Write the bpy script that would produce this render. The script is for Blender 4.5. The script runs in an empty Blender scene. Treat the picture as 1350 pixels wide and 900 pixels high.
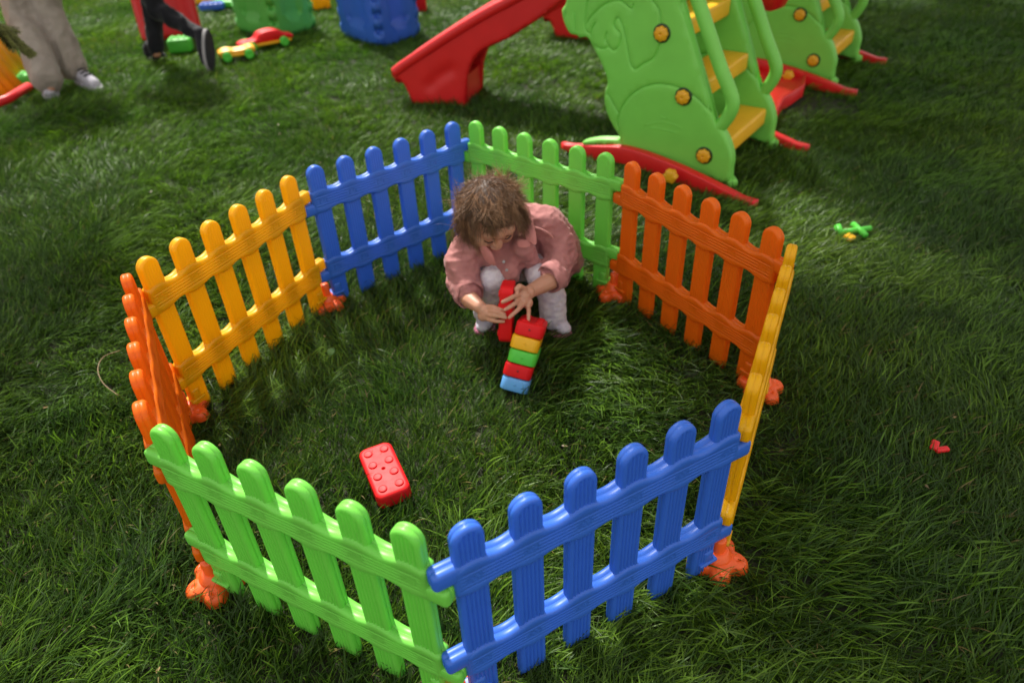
import bpy, bmesh, math, random
import numpy as np
from mathutils import Vector, Matrix, noise, Euler
from mathutils.geometry import delaunay_2d_cdt
random.seed(7); rng = np.random.default_rng(11)
scene = bpy.context.scene
COL = scene.collection
# ---------------------------------------------------------------- camera
F_PX, CAM_H, PITCH, ROLL = 945.9547, 1.41662, 0.641001, -0.0483847
_f = Vector((0, math.cos(PITCH), -math.sin(PITCH))); _u0 = Vector((0, math.sin(PITCH), math.cos(PITCH))); _r0 = Vector((1, 0, 0))
_r = math.cos(ROLL)*_r0 + math.sin(ROLL)*_u0; _u = -math.sin(ROLL)*_r0 + math.cos(ROLL)*_u0
cam = bpy.data.cameras.new('camera'); cam.sensor_width = 36; cam.lens = 36*F_PX/1350
cam.clip_start = .05; cam.clip_end = 400
cam.dof.use_dof = True; cam.dof.focus_distance = 1.6; cam.dof.aperture_fstop = 2.4
co = bpy.data.objects.new('camera', cam); COL.objects.link(co)
m = Matrix((( _r.x, _u.x, -_f.x, 0), (_r.y, _u.y, -_f.y, 0), (_r.z, _u.z, -_f.z, CAM_H), (0, 0, 0, 1)))
co.matrix_world = m; scene.camera = co
# ---------------------------------------------------------------- light
SUN_EL, SUN_AZ = 50, -24          # azimuth from +Y, negative = towards -X
wd = bpy.data.worlds.new('World'); scene.world = wd; wd.use_nodes = True
nt = wd.node_tree; bg = nt.nodes['Background']; sky = nt.nodes.new('ShaderNodeTexSky')
sky.sky_type = 'NISHITA'; sky.sun_disc = False; sky.sun_elevation = math.radians(SUN_EL); sky.sun_rotation = math.radians(SUN_AZ)
sky.dust_density = 2.0; sky.air_density = 1.0
# thin broken cloud over the blue
tcw = nt.nodes.new('ShaderNodeTexCoord'); cn = nt.nodes.new('ShaderNodeTexNoise'); cn.inputs['Scale'].default_value = 2.2; cn.inputs['Detail'].default_value = 6
cmr = nt.nodes.new('ShaderNodeMapRange'); cmr.inputs['From Min'].default_value = .35; cmr.inputs['From Max'].default_value = .6; cmr.inputs['To Min'].default_value = .45; cmr.inputs['To Max'].default_value = .95
cmx = nt.nodes.new('ShaderNodeMix'); cmx.data_type = 'RGBA'; cmx.inputs['B'].default_value = (8.2, 7.7, 6.9, 1)
nt.links.new(tcw.outputs['Generated'], cn.inputs['Vector']); nt.links.new(cn.outputs['Fac'], cmr.inputs['Value']); nt.links.new(cmr.outputs['Result'], cmx.inputs['Factor']); nt.links.new(sky.outputs[0], cmx.inputs['A']); nt.links.new(cmx.outputs['Result'], bg.inputs[0]); bg.inputs[1].default_value = 0.092
sl = bpy.data.lights.new('sun', 'SUN'); sl.energy = 4.3; sl.angle = math.radians(4.5); sl.color = (1, .95, .87)
so = bpy.data.objects.new('sun', sl); COL.objects.link(so)
sd = Vector((math.sin(math.radians(SUN_AZ))*math.cos(math.radians(SUN_EL)), math.cos(math.radians(SUN_AZ))*math.cos(math.radians(SUN_EL)), math.sin(math.radians(SUN_EL))))
so.rotation_euler = sd.to_track_quat('Z', 'Y').to_euler(); so.location = sd*20
vs = scene.view_settings; vs.view_transform = 'Standard'; vs.look = 'None'; vs.exposure = .78; vs.gamma = 1; vs.use_curve_mapping = False
scene.cycles.max_bounces = 8

# measured points of the photograph: its ray cut with a plane of known depth or height
def ray(px, py): return (px-675)/F_PX*_r - (py-450)/F_PX*_u + _f
CAM = Vector((0, 0, CAM_H))
def W(px, py, y): d = ray(px, py); return CAM + d*(y/d.y)
def G(px, py, z=0.0): d = ray(px, py); return CAM + d*((z-CAM_H)/d.z)
def PL(px, py, p0, n): d = ray(px, py); return CAM + d*((p0-CAM).dot(n)/d.dot(n))

# ---------------------------------------------------------------- helpers
def tag(o, label=None, cat=None, group=None, kind=None):
    if label: o['label'] = label
    if cat: o['category'] = cat
    if group: o['group'] = group
    if kind: o['kind'] = kind
    return o
def link(name, me, mat=None, parent=None, smooth=True):
    o = bpy.data.objects.new(name, me); COL.objects.link(o)
    if mat and not me.materials: me.materials.append(mat)
    if parent: o.parent = parent
    if smooth and me.polygons: me.polygons.foreach_set('use_smooth', [True]*len(me.polygons))
    return o
def mesh(name, v, f):
    me = bpy.data.meshes.new(name); me.from_pydata([tuple(map(float, p)) for p in v], [], [tuple(int(i) for i in q) for q in f]); me.update(); return me
def obj(name, v, f, mat, parent=None, smooth=True): return link(name, mesh(name, v, f), mat, parent, smooth)
def empty(name, loc=(0, 0, 0), rz=0):
    o = bpy.data.objects.new(name, None); COL.objects.link(o); o.location = loc; o.rotation_euler = (0, 0, rz); o.empty_display_size = .05; return o
def copy_tree(o, parent=None):
    c = o.copy(); COL.objects.link(c)
    if parent: c.parent = parent
    for ch in list(o.children): copy_tree(ch, c)
    return c
class MB:
    def __init__(s): s.v = []; s.f = []
    def add(s, v, f):
        n = len(s.v); s.v += [tuple(map(float, p)) for p in v]; s.f += [tuple(i+n for i in q) for q in f]
    def box(s, c, d, M=None, bev=0):
        bm = bmesh.new(); bmesh.ops.create_cube(bm, size=1)
        for v in bm.verts: v.co = Vector((v.co.x*d[0], v.co.y*d[1], v.co.z*d[2]))
        if bev: bmesh.ops.bevel(bm, geom=bm.edges[:], offset=bev, segments=3, affect='EDGES', profile=.5)
        for v in bm.verts:
            v.co = (M @ v.co if M else v.co) + Vector(c)
        bm.verts.index_update(); s.add([v.co for v in bm.verts], [[v.index for v in q.verts] for q in bm.faces]); bm.free()
    def tube(s, pts, rad, n=10, caps=True, flat=1.0):
        pts = [Vector(p) for p in pts]; base = len(s.v)
        if not hasattr(rad, '__len__'): rad = [rad]*len(pts)
        up = None
        for i, p in enumerate(pts):
            t = (pts[min(i+1, len(pts)-1)] - pts[max(i-1, 0)]).normalized()
            if up is None: up = t.orthogonal().normalized()
            a = (up - t*up.dot(t)).normalized(); up = a; b = t.cross(a)
            for k in range(n):
                q = 2*math.pi*k/n; s.v.append(tuple(p + rad[i]*(math.cos(q)*a + flat*math.sin(q)*b)))
        for i in range(len(pts)-1):
            for k in range(n):
                s.f.append((base+i*n+k, base+i*n+(k+1) % n, base+(i+1)*n+(k+1) % n, base+(i+1)*n+k))
        if caps: s.f.append(tuple(base+k for k in range(n))[::-1]); s.f.append(tuple(base+(len(pts)-1)*n+k for k in range(n)))
    def lathe(s, prof, c=(0, 0, 0), n=24, M=None, lobes=0, amp=0):
        base = len(s.v)
        for (r, z) in prof:
            for k in range(n):
                a = 2*math.pi*k/n; rr = r*(1+amp*math.cos(lobes*a)) if lobes else r
                p = Vector((rr*math.cos(a), rr*math.sin(a), z)); p = (M @ p if M else p)+Vector(c); s.v.append(tuple(p))
        for i in range(len(prof)-1):
            for k in range(n): s.f.append((base+i*n+k, base+i*n+(k+1) % n, base+(i+1)*n+(k+1) % n, base+(i+1)*n+k))
        s.f.append(tuple(base+(len(prof)-1)*n+k for k in range(n)))
    def build(s, name, mat, parent=None, smooth=True): return obj(name, s.v, s.f, mat, parent, smooth)
def autosmooth(me, ang=35):
    # mark sharp edges so that flat faces stay flat
    bm = bmesh.new(); bm.from_mesh(me)
    for e in bm.edges:
        if len(e.link_faces) == 2 and e.calc_face_angle(0) > math.radians(ang): e.smooth = False
    bm.to_mesh(me); bm.free()
def smooth_path(pts, n=6):
    pts = [Vector(p) for p in pts]; out = []
    for i in range(len(pts)-1):
        p0, p1, p2, p3 = pts[max(i-1, 0)], pts[i], pts[i+1], pts[min(i+2, len(pts)-1)]
        for k in range(n):
            t = k/n; out.append(.5*((2*p1)+(p2-p0)*t+(2*p0-5*p1+4*p2-p3)*t*t+(-p0+3*p1-3*p2+p3)*t**3))
    out.append(pts[-1]); return out
def seg_dist(P, poly, closed):
    A = np.array(poly, float); B = np.roll(A, -1, 0) if closed else A[1:]
    if not closed: A = A[:-1]
    best = np.full(len(P), 1e9)
    for a, b in zip(A, B):
        ab = b-a; L = (ab*ab).sum()+1e-12; t = np.clip(((P-a)@ab)/L, 0, 1); q = a+t[:, None]*ab
        best = np.minimum(best, np.hypot(*(P-q).T))
    return best
def inside(P, poly):
    A = np.array(poly, float); r = np.zeros(len(P), bool); j = len(A)-1
    for i in range(len(A)):
        c = ((A[i, 1] > P[:, 1]) != (A[j, 1] > P[:, 1])); dy = A[j, 1]-A[i, 1]
        x = (A[j, 0]-A[i, 0])*(P[:, 1]-A[i, 1])/(dy if abs(dy) > 1e-12 else 1e-12)+A[i, 0]
        r ^= c & (P[:, 0] < x); j = i
    return r
def relief_plate(name, outline, T, rb, pts, disp=None, seam=.0011):
    """2-D outline (x,z) -> closed pillow of thickness T along y with rounded rim; disp(P, side) lifts (+) or engraves (-)."""
    A = np.array(outline, float); n = len(A)
    area = (A[:, 0]*np.roll(A[:, 1], -1)-np.roll(A[:, 0], -1)*A[:, 1]).sum()
    if area < 0: A = A[::-1]
    nx = np.roll(A, -1, 0)-np.roll(A, 1, 0); N = np.stack([-nx[:, 1], nx[:, 0]], 1); N /= np.linalg.norm(N, axis=1)[:, None]+1e-12
    P = [A]
    for q in (.12, .4, .95):
        R = A+N*rb*q; ok = seg_dist(R, A, True) > rb*q*.93; P.append(R[ok])
    pts = np.array(pts, float).reshape(-1, 2)
    if len(pts):
        pts = pts[inside(pts, A)]; pts = pts[seg_dist(pts, A, True) > rb*1.12]; P.append(pts)
    P = np.concatenate(P)
    vo, eo, fo, *_ = delaunay_2d_cdt([Vector(p) for p in P], [(i, (i+1) % n) for i in range(n)], [], 1, 1e-6)
    V = np.array([(p[0], p[1]) for p in vo]); d = seg_dist(V, A, True)
    d[d < 1e-6] = 0; y = (T/2-rb)+np.sqrt(np.maximum(rb*rb-(rb-np.minimum(d, rb))**2, 0))
    yf = y.copy(); yb = y.copy()
    if disp is not None:
        w = np.clip(d/rb, 0, 1); yf += disp(V, 0)*w; yb += disp(V, 1)*w
    m_ = len(V); verts = [(a, -t, b) for (a, b), t in zip(V, yf)]+[(a, t, b) for (a, b), t in zip(V, yb)]
    faces = [tuple(q) for q in fo]+[tuple(i+m_ for i in q[::-1]) for q in fo]
    # rim
    ecount = {}
    for q in fo:
        for a, b in zip(q, list(q[1:])+[q[0]]):
            ecount[(a, b)] = 1
    bnd = [(a, b) for (a, b) in ecount if (b, a) not in ecount]
    mid = {}
    C = A.mean(0)
    for a, b in bnd:
        for i in (a, b):
            if i not in mid:
                k = np.argmin(((A-V[i])**2).sum(1)); q = V[i]+N[k]*seam; mid[i] = len(verts); e_ = V[i]; ys = min(.0007, (T/2-rb)*.6)
                verts += [(e_[0], -ys, e_[1]), (q[0], 0, q[1]), (e_[0], ys, e_[1])]
    for a, b in bnd:
        x, y_ = mid[a], mid[b]
        faces.append((b, a, x, y_)); faces.append((y_, x, x+1, y_+1)); faces.append((y_+1, x+1, x+2, y_+2)); faces.append((y_+2, x+2, a+m_, b+m_))
    return mesh(name, verts, faces)

# ---------------------------------------------------------------- materials
def newmat(name):
    m = bpy.data.materials.new(name); m.use_nodes = True; return m, m.node_tree.nodes, m.node_tree.links, m.node_tree.nodes['Principled BSDF']
def plastic(name, c, rough=.40, bump=.018, spec=.5, sss=0.0):
    m, N, L, b = newmat(name)
    b.inputs['Base Color'].default_value = (*c, 1); b.inputs['Roughness'].default_value = rough; b.inputs['Specular IOR Level'].default_value = spec
    tc = N.new('ShaderNodeTexCoord'); n1 = N.new('ShaderNodeTexNoise'); n1.inputs['Scale'].default_value = 9; n1.inputs['Detail'].default_value = 5
    L.new(tc.outputs['Object'], n1.inputs['Vector'])
    mx = N.new('ShaderNodeMix'); mx.data_type = 'RGBA'; mx.inputs['A'].default_value = (c[0]*.86, c[1]*.86, c[2]*.86, 1); mx.inputs['B'].default_value = (min(c[0]*1.08+.004, 1), min(c[1]*1.08+.004, 1), min(c[2]*1.08+.004, 1), 1)
    L.new(n1.outputs['Fac'], mx.inputs['Factor']); L.new(mx.outputs['Result'], b.inputs['Base Color'])
    mr = N.new('ShaderNodeMapRange'); mr.inputs['To Min'].default_value = rough-.08; mr.inputs['To Max'].default_value = rough+.1
    n2 = N.new('ShaderNodeTexNoise'); n2.inputs['Scale'].default_value = 40; n2.inputs['Detail'].default_value = 6; L.new(tc.outputs['Object'], n2.inputs['Vector'])
    L.new(n2.outputs['Fac'], mr.inputs['Value']); L.new(mr.outputs['Result'], b.inputs['Roughness'])
    n3 = N.new('ShaderNodeTexNoise'); n3.inputs['Scale'].default_value = 420; L.new(tc.outputs['Object'], n3.inputs['Vector'])
    bp = N.new('ShaderNodeBump'); bp.inputs['Strength'].default_value = bump; bp.inputs['Distance'].default_value = .002
    L.new(n3.outputs['Fac'], bp.inputs['Height']); L.new(bp.outputs['Normal'], b.inputs['Normal'])
    if sss:    # thin blow-moulded walls let some light through
        tr = N.new('ShaderNodeBsdfTranslucent'); L.new(mx.outputs['Result'], tr.inputs['Color']); ms = N.new('ShaderNodeMixShader'); ms.inputs[0].default_value = sss
        L.new(b.outputs[0], ms.inputs[1]); L.new(tr.outputs[0], ms.inputs[2]); L.new(ms.outputs[0], N['Material Output'].inputs[0])
    return m
BLUE = plastic('blue_plastic', (.045, .18, .76), sss=.25); GREEN = plastic('green_plastic', (.23, .76, .10), sss=.30); ORANGE = plastic('orange_plastic', (1.0, .235, .006), sss=.5)
YELLOW = plastic('yellow_plastic', (1.0, .56, .002), sss=.42); RED = plastic('red_plastic', (.72, .010, .014)); PLATE = plastic('orange_red_plastic', (.92, .12, .014), .38)
LBLUE = plastic('light_blue_plastic', (.13, .40, .85)); BRICKRED = plastic('brick_red_plastic', (.76, .010, .014), .5, spec=.22); DKGREEN = plastic('recess_shade_green', (.02, .05, .01))
SGREEN = plastic('slide_green_plastic', (.20, .62, .085), .45); GREEN2 = plastic('puzzle_green_plastic', (.10, .48, .07), .5); BYELLOW = plastic('brick_yellow_plastic', (.90, .46, .006), .45); BGREEN = plastic('brick_green_plastic', (.09, .60, .05), .45)
def cloth(name, c, c2, scale=30, bump=.4, rough=.85, weave=900):
    m, N, L, b = newmat(name); tc = N.new('ShaderNodeTexCoord')
    n1 = N.new('ShaderNodeTexNoise'); n1.inputs['Scale'].default_value = scale; n1.inputs['Detail'].default_value = 6; L.new(tc.outputs['Object'], n1.inputs['Vector'])
    mx = N.new('ShaderNodeMix'); mx.data_type = 'RGBA'; mx.inputs['A'].default_value = (*c, 1); mx.inputs['B'].default_value = (*c2, 1)
    mr = N.new('ShaderNodeMapRange'); mr.inputs['From Min'].default_value = .35; mr.inputs['From Max'].default_value = .65
    L.new(n1.outputs['Fac'], mr.inputs['Value']); L.new(mr.outputs['Result'], mx.inputs['Factor']); L.new(mx.outputs['Result'], b.inputs['Base Color'])
    b.inputs['Roughness'].default_value = rough; b.inputs['Specular IOR Level'].default_value = .2; b.inputs['Sheen Weight'].default_value = .15
    n2 = N.new('ShaderNodeTexNoise'); n2.inputs['Scale'].default_value = weave; n2.inputs['Detail'].default_value = 3; L.new(tc.outputs['Object'], n2.inputs['Vector'])
    bp = N.new('ShaderNodeBump'); bp.inputs['Strength'].default_value = bump; bp.inputs['Distance'].default_value = .001
    L.new(n2.outputs['Fac'], bp.inputs['Height']); L.new(bp.outputs['Normal'], b.inputs['Normal']); return m
JACKET = cloth('pink_denim', (.38, .155, .150), (.48, .21, .20)); SEAM = cloth('pink_denim_seam', (.55, .23, .21), (.6, .27, .25)); PANTS = cloth('white_lilac_cotton', (.55, .50, .60), (.72, .68, .72), 60)
BEIGE = cloth('grey_beige_cotton', (.31, .265, .235), (.38, .33, .29), 12); BLACK = cloth('black_cotton', (.008, .009, .013), (.014, .015, .02), 12); DARKTOP = cloth('navy_cotton', (.03, .035, .05), (.04, .045, .06), 12)
SHOEW = cloth('white_shoe', (.5, .48, .58), (.6, .58, .66), 30); SHOEB = cloth('black_shoe', (.012, .012, .018), (.02, .02, .026), 30); SOLEG = cloth('grey_sole', (.30, .29, .30), (.36, .35, .36), 30); PINK = cloth('pink_shoe', (.60, .16, .30), (.7, .22, .36), 40)
def skinmat():
    m, N, L, b = newmat('skin'); tc = N.new('ShaderNodeTexCoord'); n1 = N.new('ShaderNodeTexNoise'); n1.inputs['Scale'].default_value = 22; n1.inputs['Detail'].default_value = 5
    L.new(tc.outputs['Object'], n1.inputs['Vector']); mx = N.new('ShaderNodeMix'); mx.data_type = 'RGBA'; mx.inputs['A'].default_value = (.50, .235, .15, 1); mx.inputs['B'].default_value = (.62, .33, .225, 1)
    L.new(n1.outputs['Fac'], mx.inputs['Factor']); L.new(mx.outputs['Result'], b.inputs['Base Color']); b.inputs['Roughness'].default_value = .5
    b.inputs['Subsurface Weight'].default_value = .15; b.inputs['Subsurface Radius'].default_value = (1, .3, .15); b.inputs['Subsurface Scale'].default_value = .008; return m
SKIN = skinmat()
def attrmat(name, rough, trans=0, noise_amt=0, spec=.5, dark=None):
    m, N, L, b = newmat(name); at = N.new('ShaderNodeAttribute'); at.attribute_name = 'tint'; col = at.outputs['Color']
    if noise_amt:
        ge = N.new('ShaderNodeNewGeometry'); n1 = N.new('ShaderNodeTexNoise'); n1.inputs['Scale'].default_value = 1.3; n1.inputs['Detail'].default_value = 4
        L.new(ge.outputs['Position'], n1.inputs['Vector']); cr = N.new('ShaderNodeValToRGB')
        cr.color_ramp.elements[0].position = .36; cr.color_ramp.elements[0].color = (.78, .88, .85, 1); cr.color_ramp.elements[1].position = .66; cr.color_ramp.elements[1].color = (1.35, 1.2, .8, 1)
        L.new(n1.outputs['Fac'], cr.inputs['Fac']); mu = N.new('ShaderNodeMix'); mu.data_type = 'RGBA'; mu.blend_type = 'MULTIPLY'; mu.inputs['Factor'].default_value = noise_amt
        L.new(col, mu.inputs['A']); L.new(cr.outputs['Color'], mu.inputs['B']); col = mu.outputs['Result']
        # lawn beyond the ring is a shorter, yellower sward
        sx = N.new('ShaderNodeSeparateXYZ'); L.new(ge.outputs['Position'], sx.inputs[0]); mr = N.new('ShaderNodeMapRange'); mr.inputs['From Min'].default_value = 2.2; mr.inputs['From Max'].default_value = 5.0
        L.new(sx.outputs['Y'], mr.inputs['Value']); m2 = N.new('ShaderNodeMix'); m2.data_type = 'RGBA'; m2.blend_type = 'MULTIPLY'; L.new(mr.outputs['Result'], m2.inputs['Factor'])
        L.new(col, m2.inputs['A']); m2.inputs['B'].default_value = (1.2, 1.35, .95, 1); col = m2.outputs['Result']
    L.new(col, b.inputs['Base Color']); b.inputs['Roughness'].default_value = rough; b.inputs['Specular IOR Level'].default_value = spec
    if trans:
        tr = N.new('ShaderNodeBsdfTranslucent'); L.new(col, tr.inputs['Color']); ms = N.new('ShaderNodeMixShader'); ms.inputs[0].default_value = trans
        L.new(b.outputs[0], ms.inputs[1]); L.new(tr.outputs[0], ms.inputs[2]); L.new(ms.outputs[0], N['Material Output'].inputs[0])
    return m
GRASS = attrmat('grass_blades', .43, .40, 1.0, .32); HAIR = attrmat('brown_hair', .42, 0, 0, .25); NEEDLE = attrmat('spruce_needles', .5, .1)
def set_tint(me, cols):   # one colour per vertex
    a = me.color_attributes.new('tint', 'FLOAT_COLOR', 'POINT'); a.data.foreach_set('color', np.concatenate([cols, np.ones((len(cols), 1))], 1).astype(np.float32).ravel())

# ---------------------------------------------------------------- ground
SOIL = -.035
def soil():
    m, N, L, b = newmat('soil'); ge = N.new('ShaderNodeNewGeometry'); n1 = N.new('ShaderNodeTexNoise'); n1.inputs['Scale'].default_value = 30; n1.inputs['Detail'].default_value = 8
    L.new(ge.outputs['Position'], n1.inputs['Vector']); cr = N.new('ShaderNodeValToRGB'); cr.color_ramp.elements[0].color = (.010, .013, .005, 1); cr.color_ramp.elements[1].color = (.028, .034, .012, 1)
    L.new(n1.outputs['Fac'], cr.inputs['Fac']); L.new(cr.outputs['Color'], b.inputs['Base Color']); b.inputs['Roughness'].default_value = .9; return m
tag(obj('ground', [(-150, -60, SOIL), (150, -60, SOIL), (150, 240, SOIL), (-150, 240, SOIL)], [(0, 1, 2, 3)], soil(), smooth=False), kind='structure')
EXCL = []    # (x, y, radius, scale) where the sward is pressed down
# ---------------------------------------------------------------- fence panels
S = .111115; X0 = -.055
RW, TOPZ = .0415, .380
def strip_mesh(name, rows, inner, T, rb, disp, along_z, seam=.0011, wmin=1e9):
    """Board on a regular quad grid: rows = (position along, half width); inner = offsets of the inner columns."""
    outer = [0, .03, .1, .22, .4, .65, .95]; nc = len(inner)+14; V = []
    for s_, w_ in rows:
        wr = min(w_, wmin) if wmin < 1e8 else w_; W_ = max(w_, 1e-4); full = wmin if wmin < 1e8 else w_; base_w = full if w_ < full else w_
        cols = [-base_w+rb*q for q in outer]+list(inner)+[base_w-rb*q for q in outer[::-1]]; k = W_/base_w
        V += [(c*k, s_) for c in cols]
    nr = len(rows); V = np.array(V); per = [j for j in range(nc)]+[i*nc+nc-1 for i in range(1, nr)]+[(nr-1)*nc+j for j in range(nc-2, -1, -1)]+[i*nc for i in range(nr-2, 0, -1)]
    A = V[per]; d = seg_dist(V, A, True); d[per] = 0
    y = (T/2-rb)+np.sqrt(np.maximum(rb*rb-(rb-np.minimum(d, rb))**2, 0)); wt = np.clip(d/rb, 0, 1); yf = y+disp(V, 0)*wt; yb = y+disp(V, 1)*wt
    P3 = (lambda q, t: (q[0], t, q[1])) if along_z else (lambda q, t: (q[1], t, -q[0]))
    n = len(V); verts = [P3(q, -t) for q, t in zip(V, yf)]+[P3(q, t) for q, t in zip(V, yb)]; F = []
    for i in range(nr-1):
        for j in range(nc-1):
            k = i*nc+j; F.append((k, k+1, k+nc+1, k+nc)); F.append((k+n+nc, k+n+nc+1, k+n+1, k+n))
    ys = min(.0007, (T/2-rb)*.6); m = len(per); b0 = len(verts); C = []
    for q, k in enumerate(per):
        t_ = A[(q+1) % m]-A[q-1]; L_ = np.hypot(*t_)+1e-9; nin = np.array([-t_[1], t_[0]])/L_; ins = V[k]+nin*seam
        verts += [P3(V[k], -ys), P3(ins, 0), P3(V[k], ys)]
    for q in range(m):
        a_, c_ = per[q], per[(q+1) % m]; x, z = b0+3*q, b0+3*((q+1) % m)
        F += [(c_, a_, x, z), (z, x, x+1, z+1), (z+1, x+1, x+2, z+2), (z+2, x+2, a_+n, c_+n)]
    return mesh(name, verts, F)
def picket_mesh(mat):
    hw = .0295; top = .5; zc = top-hw; gx = [-.017, -.0085, 0, .0085, .017]
    rows = [(z, hw) for z in np.arange(-.03, zc, .02)]+[(zc+hw*math.sin(a), hw*math.cos(a)) for a in np.linspace(0, math.pi/2, 15)[:-1]]+[(top, .0008)]
    inner = sorted(g+o for g in gx for o in (-.0030, -.0015, 0, .0015, .0030))
    def disp(V, side):
        r = np.zeros(len(V))
        for g in gx:
            zt = zc+math.sqrt(max(.0175**2-g*g, 0)); dx = np.abs(V[:, 0]-g); r -= (.0034 if side else .0009)*np.clip(1-dx/.0030, 0, 1)**1.2*np.clip((zt-V[:, 1])/.004+1, 0, 1)
        return r
    me = strip_mesh('picket', rows, inner, .027, .0085, disp, True, wmin=hw); me.materials.append(mat); return me
KN = [((-.012, -.006), (-.012, .006)), ((-.012, .006), (-.005, .002)), ((-.004, -.004), (.002, .006)), ((.002, .006), (.004, -.004)), ((.007, -.006), (.013, .004)), ((.007, .005), (.013, -.006))]
def rail_mesh(mat):
    x0, x1 = -.036, 5*S+.036; rb = .0095; hwf = lambda x: .0375+.0055*math.cos(2*math.pi*x/S)-.0025*max(0, 1-(x-x0)/.004)-.0025*max(0, 1-(x1-x)/.004)
    xs = [x0, x0+.0012, x0+.004, x0+.009]+list(np.linspace(x0+.014, x1-.014, 190))+[x1-.009, x1-.004, x1-.0012, x1]
    rows = [(x, hwf(x)) for x in xs]; g = [-.018, -.009, 0, .009, .018]; inner = sorted(t+o for t in g for o in (-.0030, -.0015, 0, .0015, .0030))
    def disp(V, side):
        kn = np.ones(len(V)); em = np.zeros(len(V)); r = np.zeros(len(V))
        for i in range(6):
            dx = V[:, 1]-i*S; kn *= 1-np.exp(-((dx/.017)**4+(V[:, 0]/.008)**4))
            for a, b_ in KN: d = seg_dist(np.stack([dx, -V[:, 0]], 1), [a, b_], False); em = np.minimum(em, -.0022*np.exp(-(d/.0018)**2))
        for t in g: r -= .0017*np.clip(1-np.abs(V[:, 0]-t)/.0030, 0, 1)**1.2
        e = np.clip((V[:, 1]-x0-.006)/.012, 0, 1)*np.clip((x1-.006-V[:, 1])/.012, 0, 1)
        return r*kn*e+em
    me = strip_mesh('rail', rows, inner, .037, rb, disp, False); me.materials.append(mat); return me
def rrect(x0, z0, x1, z1, r, n=5):
    o = []
    for cx, cz, a0 in ((x1-r, z1-r, 0), (x0+r, z1-r, 90), (x0+r, z0+r, 180), (x1-r, z0+r, 270)):
        for k in range(n+1):
            a = math.radians(a0+90*k/n); o.append((cx+r*math.cos(a), cz+r*math.sin(a)))
    return o
def lug_mesh(mat, side):
    # upper lug leaves one end, lower lug the other; they stack on the hinge pin
    if side > 0: o = rrect(5*S+.012, .002, 5*S+.073, .042, .010)
    else: o = rrect(-.073, -.043, -.012, -.003, .010)
    me = relief_plate('hinge_lug', o, .034, .009, []); me.materials.append(mat); return me
FM = {}
for nm, mt in (('blue', BLUE), ('green', GREEN), ('orange', ORANGE), ('yellow', YELLOW)):
    FM[nm] = (picket_mesh(mt), rail_mesh(mt), lug_mesh(mt, 1), lug_mesh(mt, -1))
    for q in FM[nm]: q.polygons.foreach_set('use_smooth', [True]*len(q.polygons))
FOOT = {}
def foot_mesh(nm, mt):
    mb = MB(); mb.box((0, 0, 0), (.030, .034, .04), bev=.008); mb.box((0, 0, -.018), (.050, .042, .009), bev=.004)
    me = mesh('foot', mb.v, mb.f); me.materials.append(mt); autosmooth(me); me.polygons.foreach_set('use_smooth', [True]*len(me.polygons)); return me
PANELS = [('blue', (-.620629, 2.239113, .6594), 'blue picket fence panel behind the child, left of her head'),
 ('green', (-.094147, 2.579413, -.68601), 'green picket fence panel behind the child, meeting the blue panel behind her head'),
 ('orange', (.409855, 2.143282, -1.006237), 'bright orange picket fence panel seen flat on, right of the child'),
 ('yellow', (.719251, 1.576544, -2.023641), 'yellow picket fence panel seen nearly edge on at the right of the ring'),
 ('blue', (.402759, 1.003331, -2.661263), 'blue picket fence panel nearest the camera with grooved pickets'),
 ('green', (-.184683, .748038, 2.646289), 'green picket fence panel nearest the camera, beside the loose red brick'),
 ('orange', (-.743875, 1.084118, 1.99789), 'orange picket fence panel seen nearly edge on at the left of the ring'),
 ('yellow', (-.95912, 1.676789, 1.068388), 'yellow picket fence panel facing the camera at the left of the ring')]
corners = []
for i, (c, (x, y, a), lab) in enumerate(PANELS):
    root = empty('fence_panel', (x, y, 0), a); tag(root, lab, 'fence panel', 'plastic picket fence panels joined in a ring')
    pk, rl, l1, l2 = FM[c]
    if c not in FOOT: FOOT[c] = foot_mesh(c, {'blue': BLUE, 'green': GREEN, 'orange': ORANGE, 'yellow': YELLOW}[c])
    for k in range(6):
        o = link('picket', pk, None, root); o.location = (k*S, 0, 0)
    for zz in (TOPZ, .123):
        o = link('rail', rl, None, root); o.location = (0, 0, zz)
        o = link('hinge_lug', l1, None, root); o.location = (0, 0, zz); o = link('hinge_lug', l2, None, root); o.location = (0, 0, zz)
    for xx in (-.012, 5*S+.012):
        o = link('foot', FOOT[c], None, root); o.location = (xx, 0, .04)
    e = Vector((x+(5*S+.055)*math.cos(a), y+(5*S+.055)*math.sin(a))); s_ = Vector((x-.055*math.cos(a), y-.055*math.sin(a))); corners.append((s_, e))
    for k in np.arange(0, 5*S+.1, .05): EXCL.append((x+k*math.cos(a), y+k*math.sin(a), .03, .8))
# corner bases
def plate_mesh():
    n, R = 150, 26; v = []; f = []
    for j in range(R+1):
        for k in range(n):
            a = 2*math.pi*k/n; c5 = math.cos(5*a); ro = .060*(1+.17*c5-.03*math.cos(10*a)+.05*math.cos(2*a+1)); t = min(j/(R-3), 1); r = .012+(ro-.012)*t
            if j > R-3: r = ro+.0012*(j-R+3)
            z = .030-.010*t**2.2
            if t > .86: z -= .006*((t-.86)/.14)**2
            if j == R-2: z = .010
            if j == R-1: z = .004
            if j == R: z = 0
            z += 0
            x_, y_ = r*math.cos(a), r*math.sin(a)
            for q in range(5):
                b_ = 2*math.pi*q/5; d = math.hypot(x_-.047*math.cos(b_), y_-.047*math.sin(b_)); z -= .0045*math.exp(-(d/.0055)**4)
            v.append((x_, y_, z))
    for j in range(R):
        for k in range(n): f.append((j*n+k, j*n+(k+1) % n, (j+1)*n+(k+1) % n, (j+1)*n+k))
    return mesh('plate', v, f)
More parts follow.
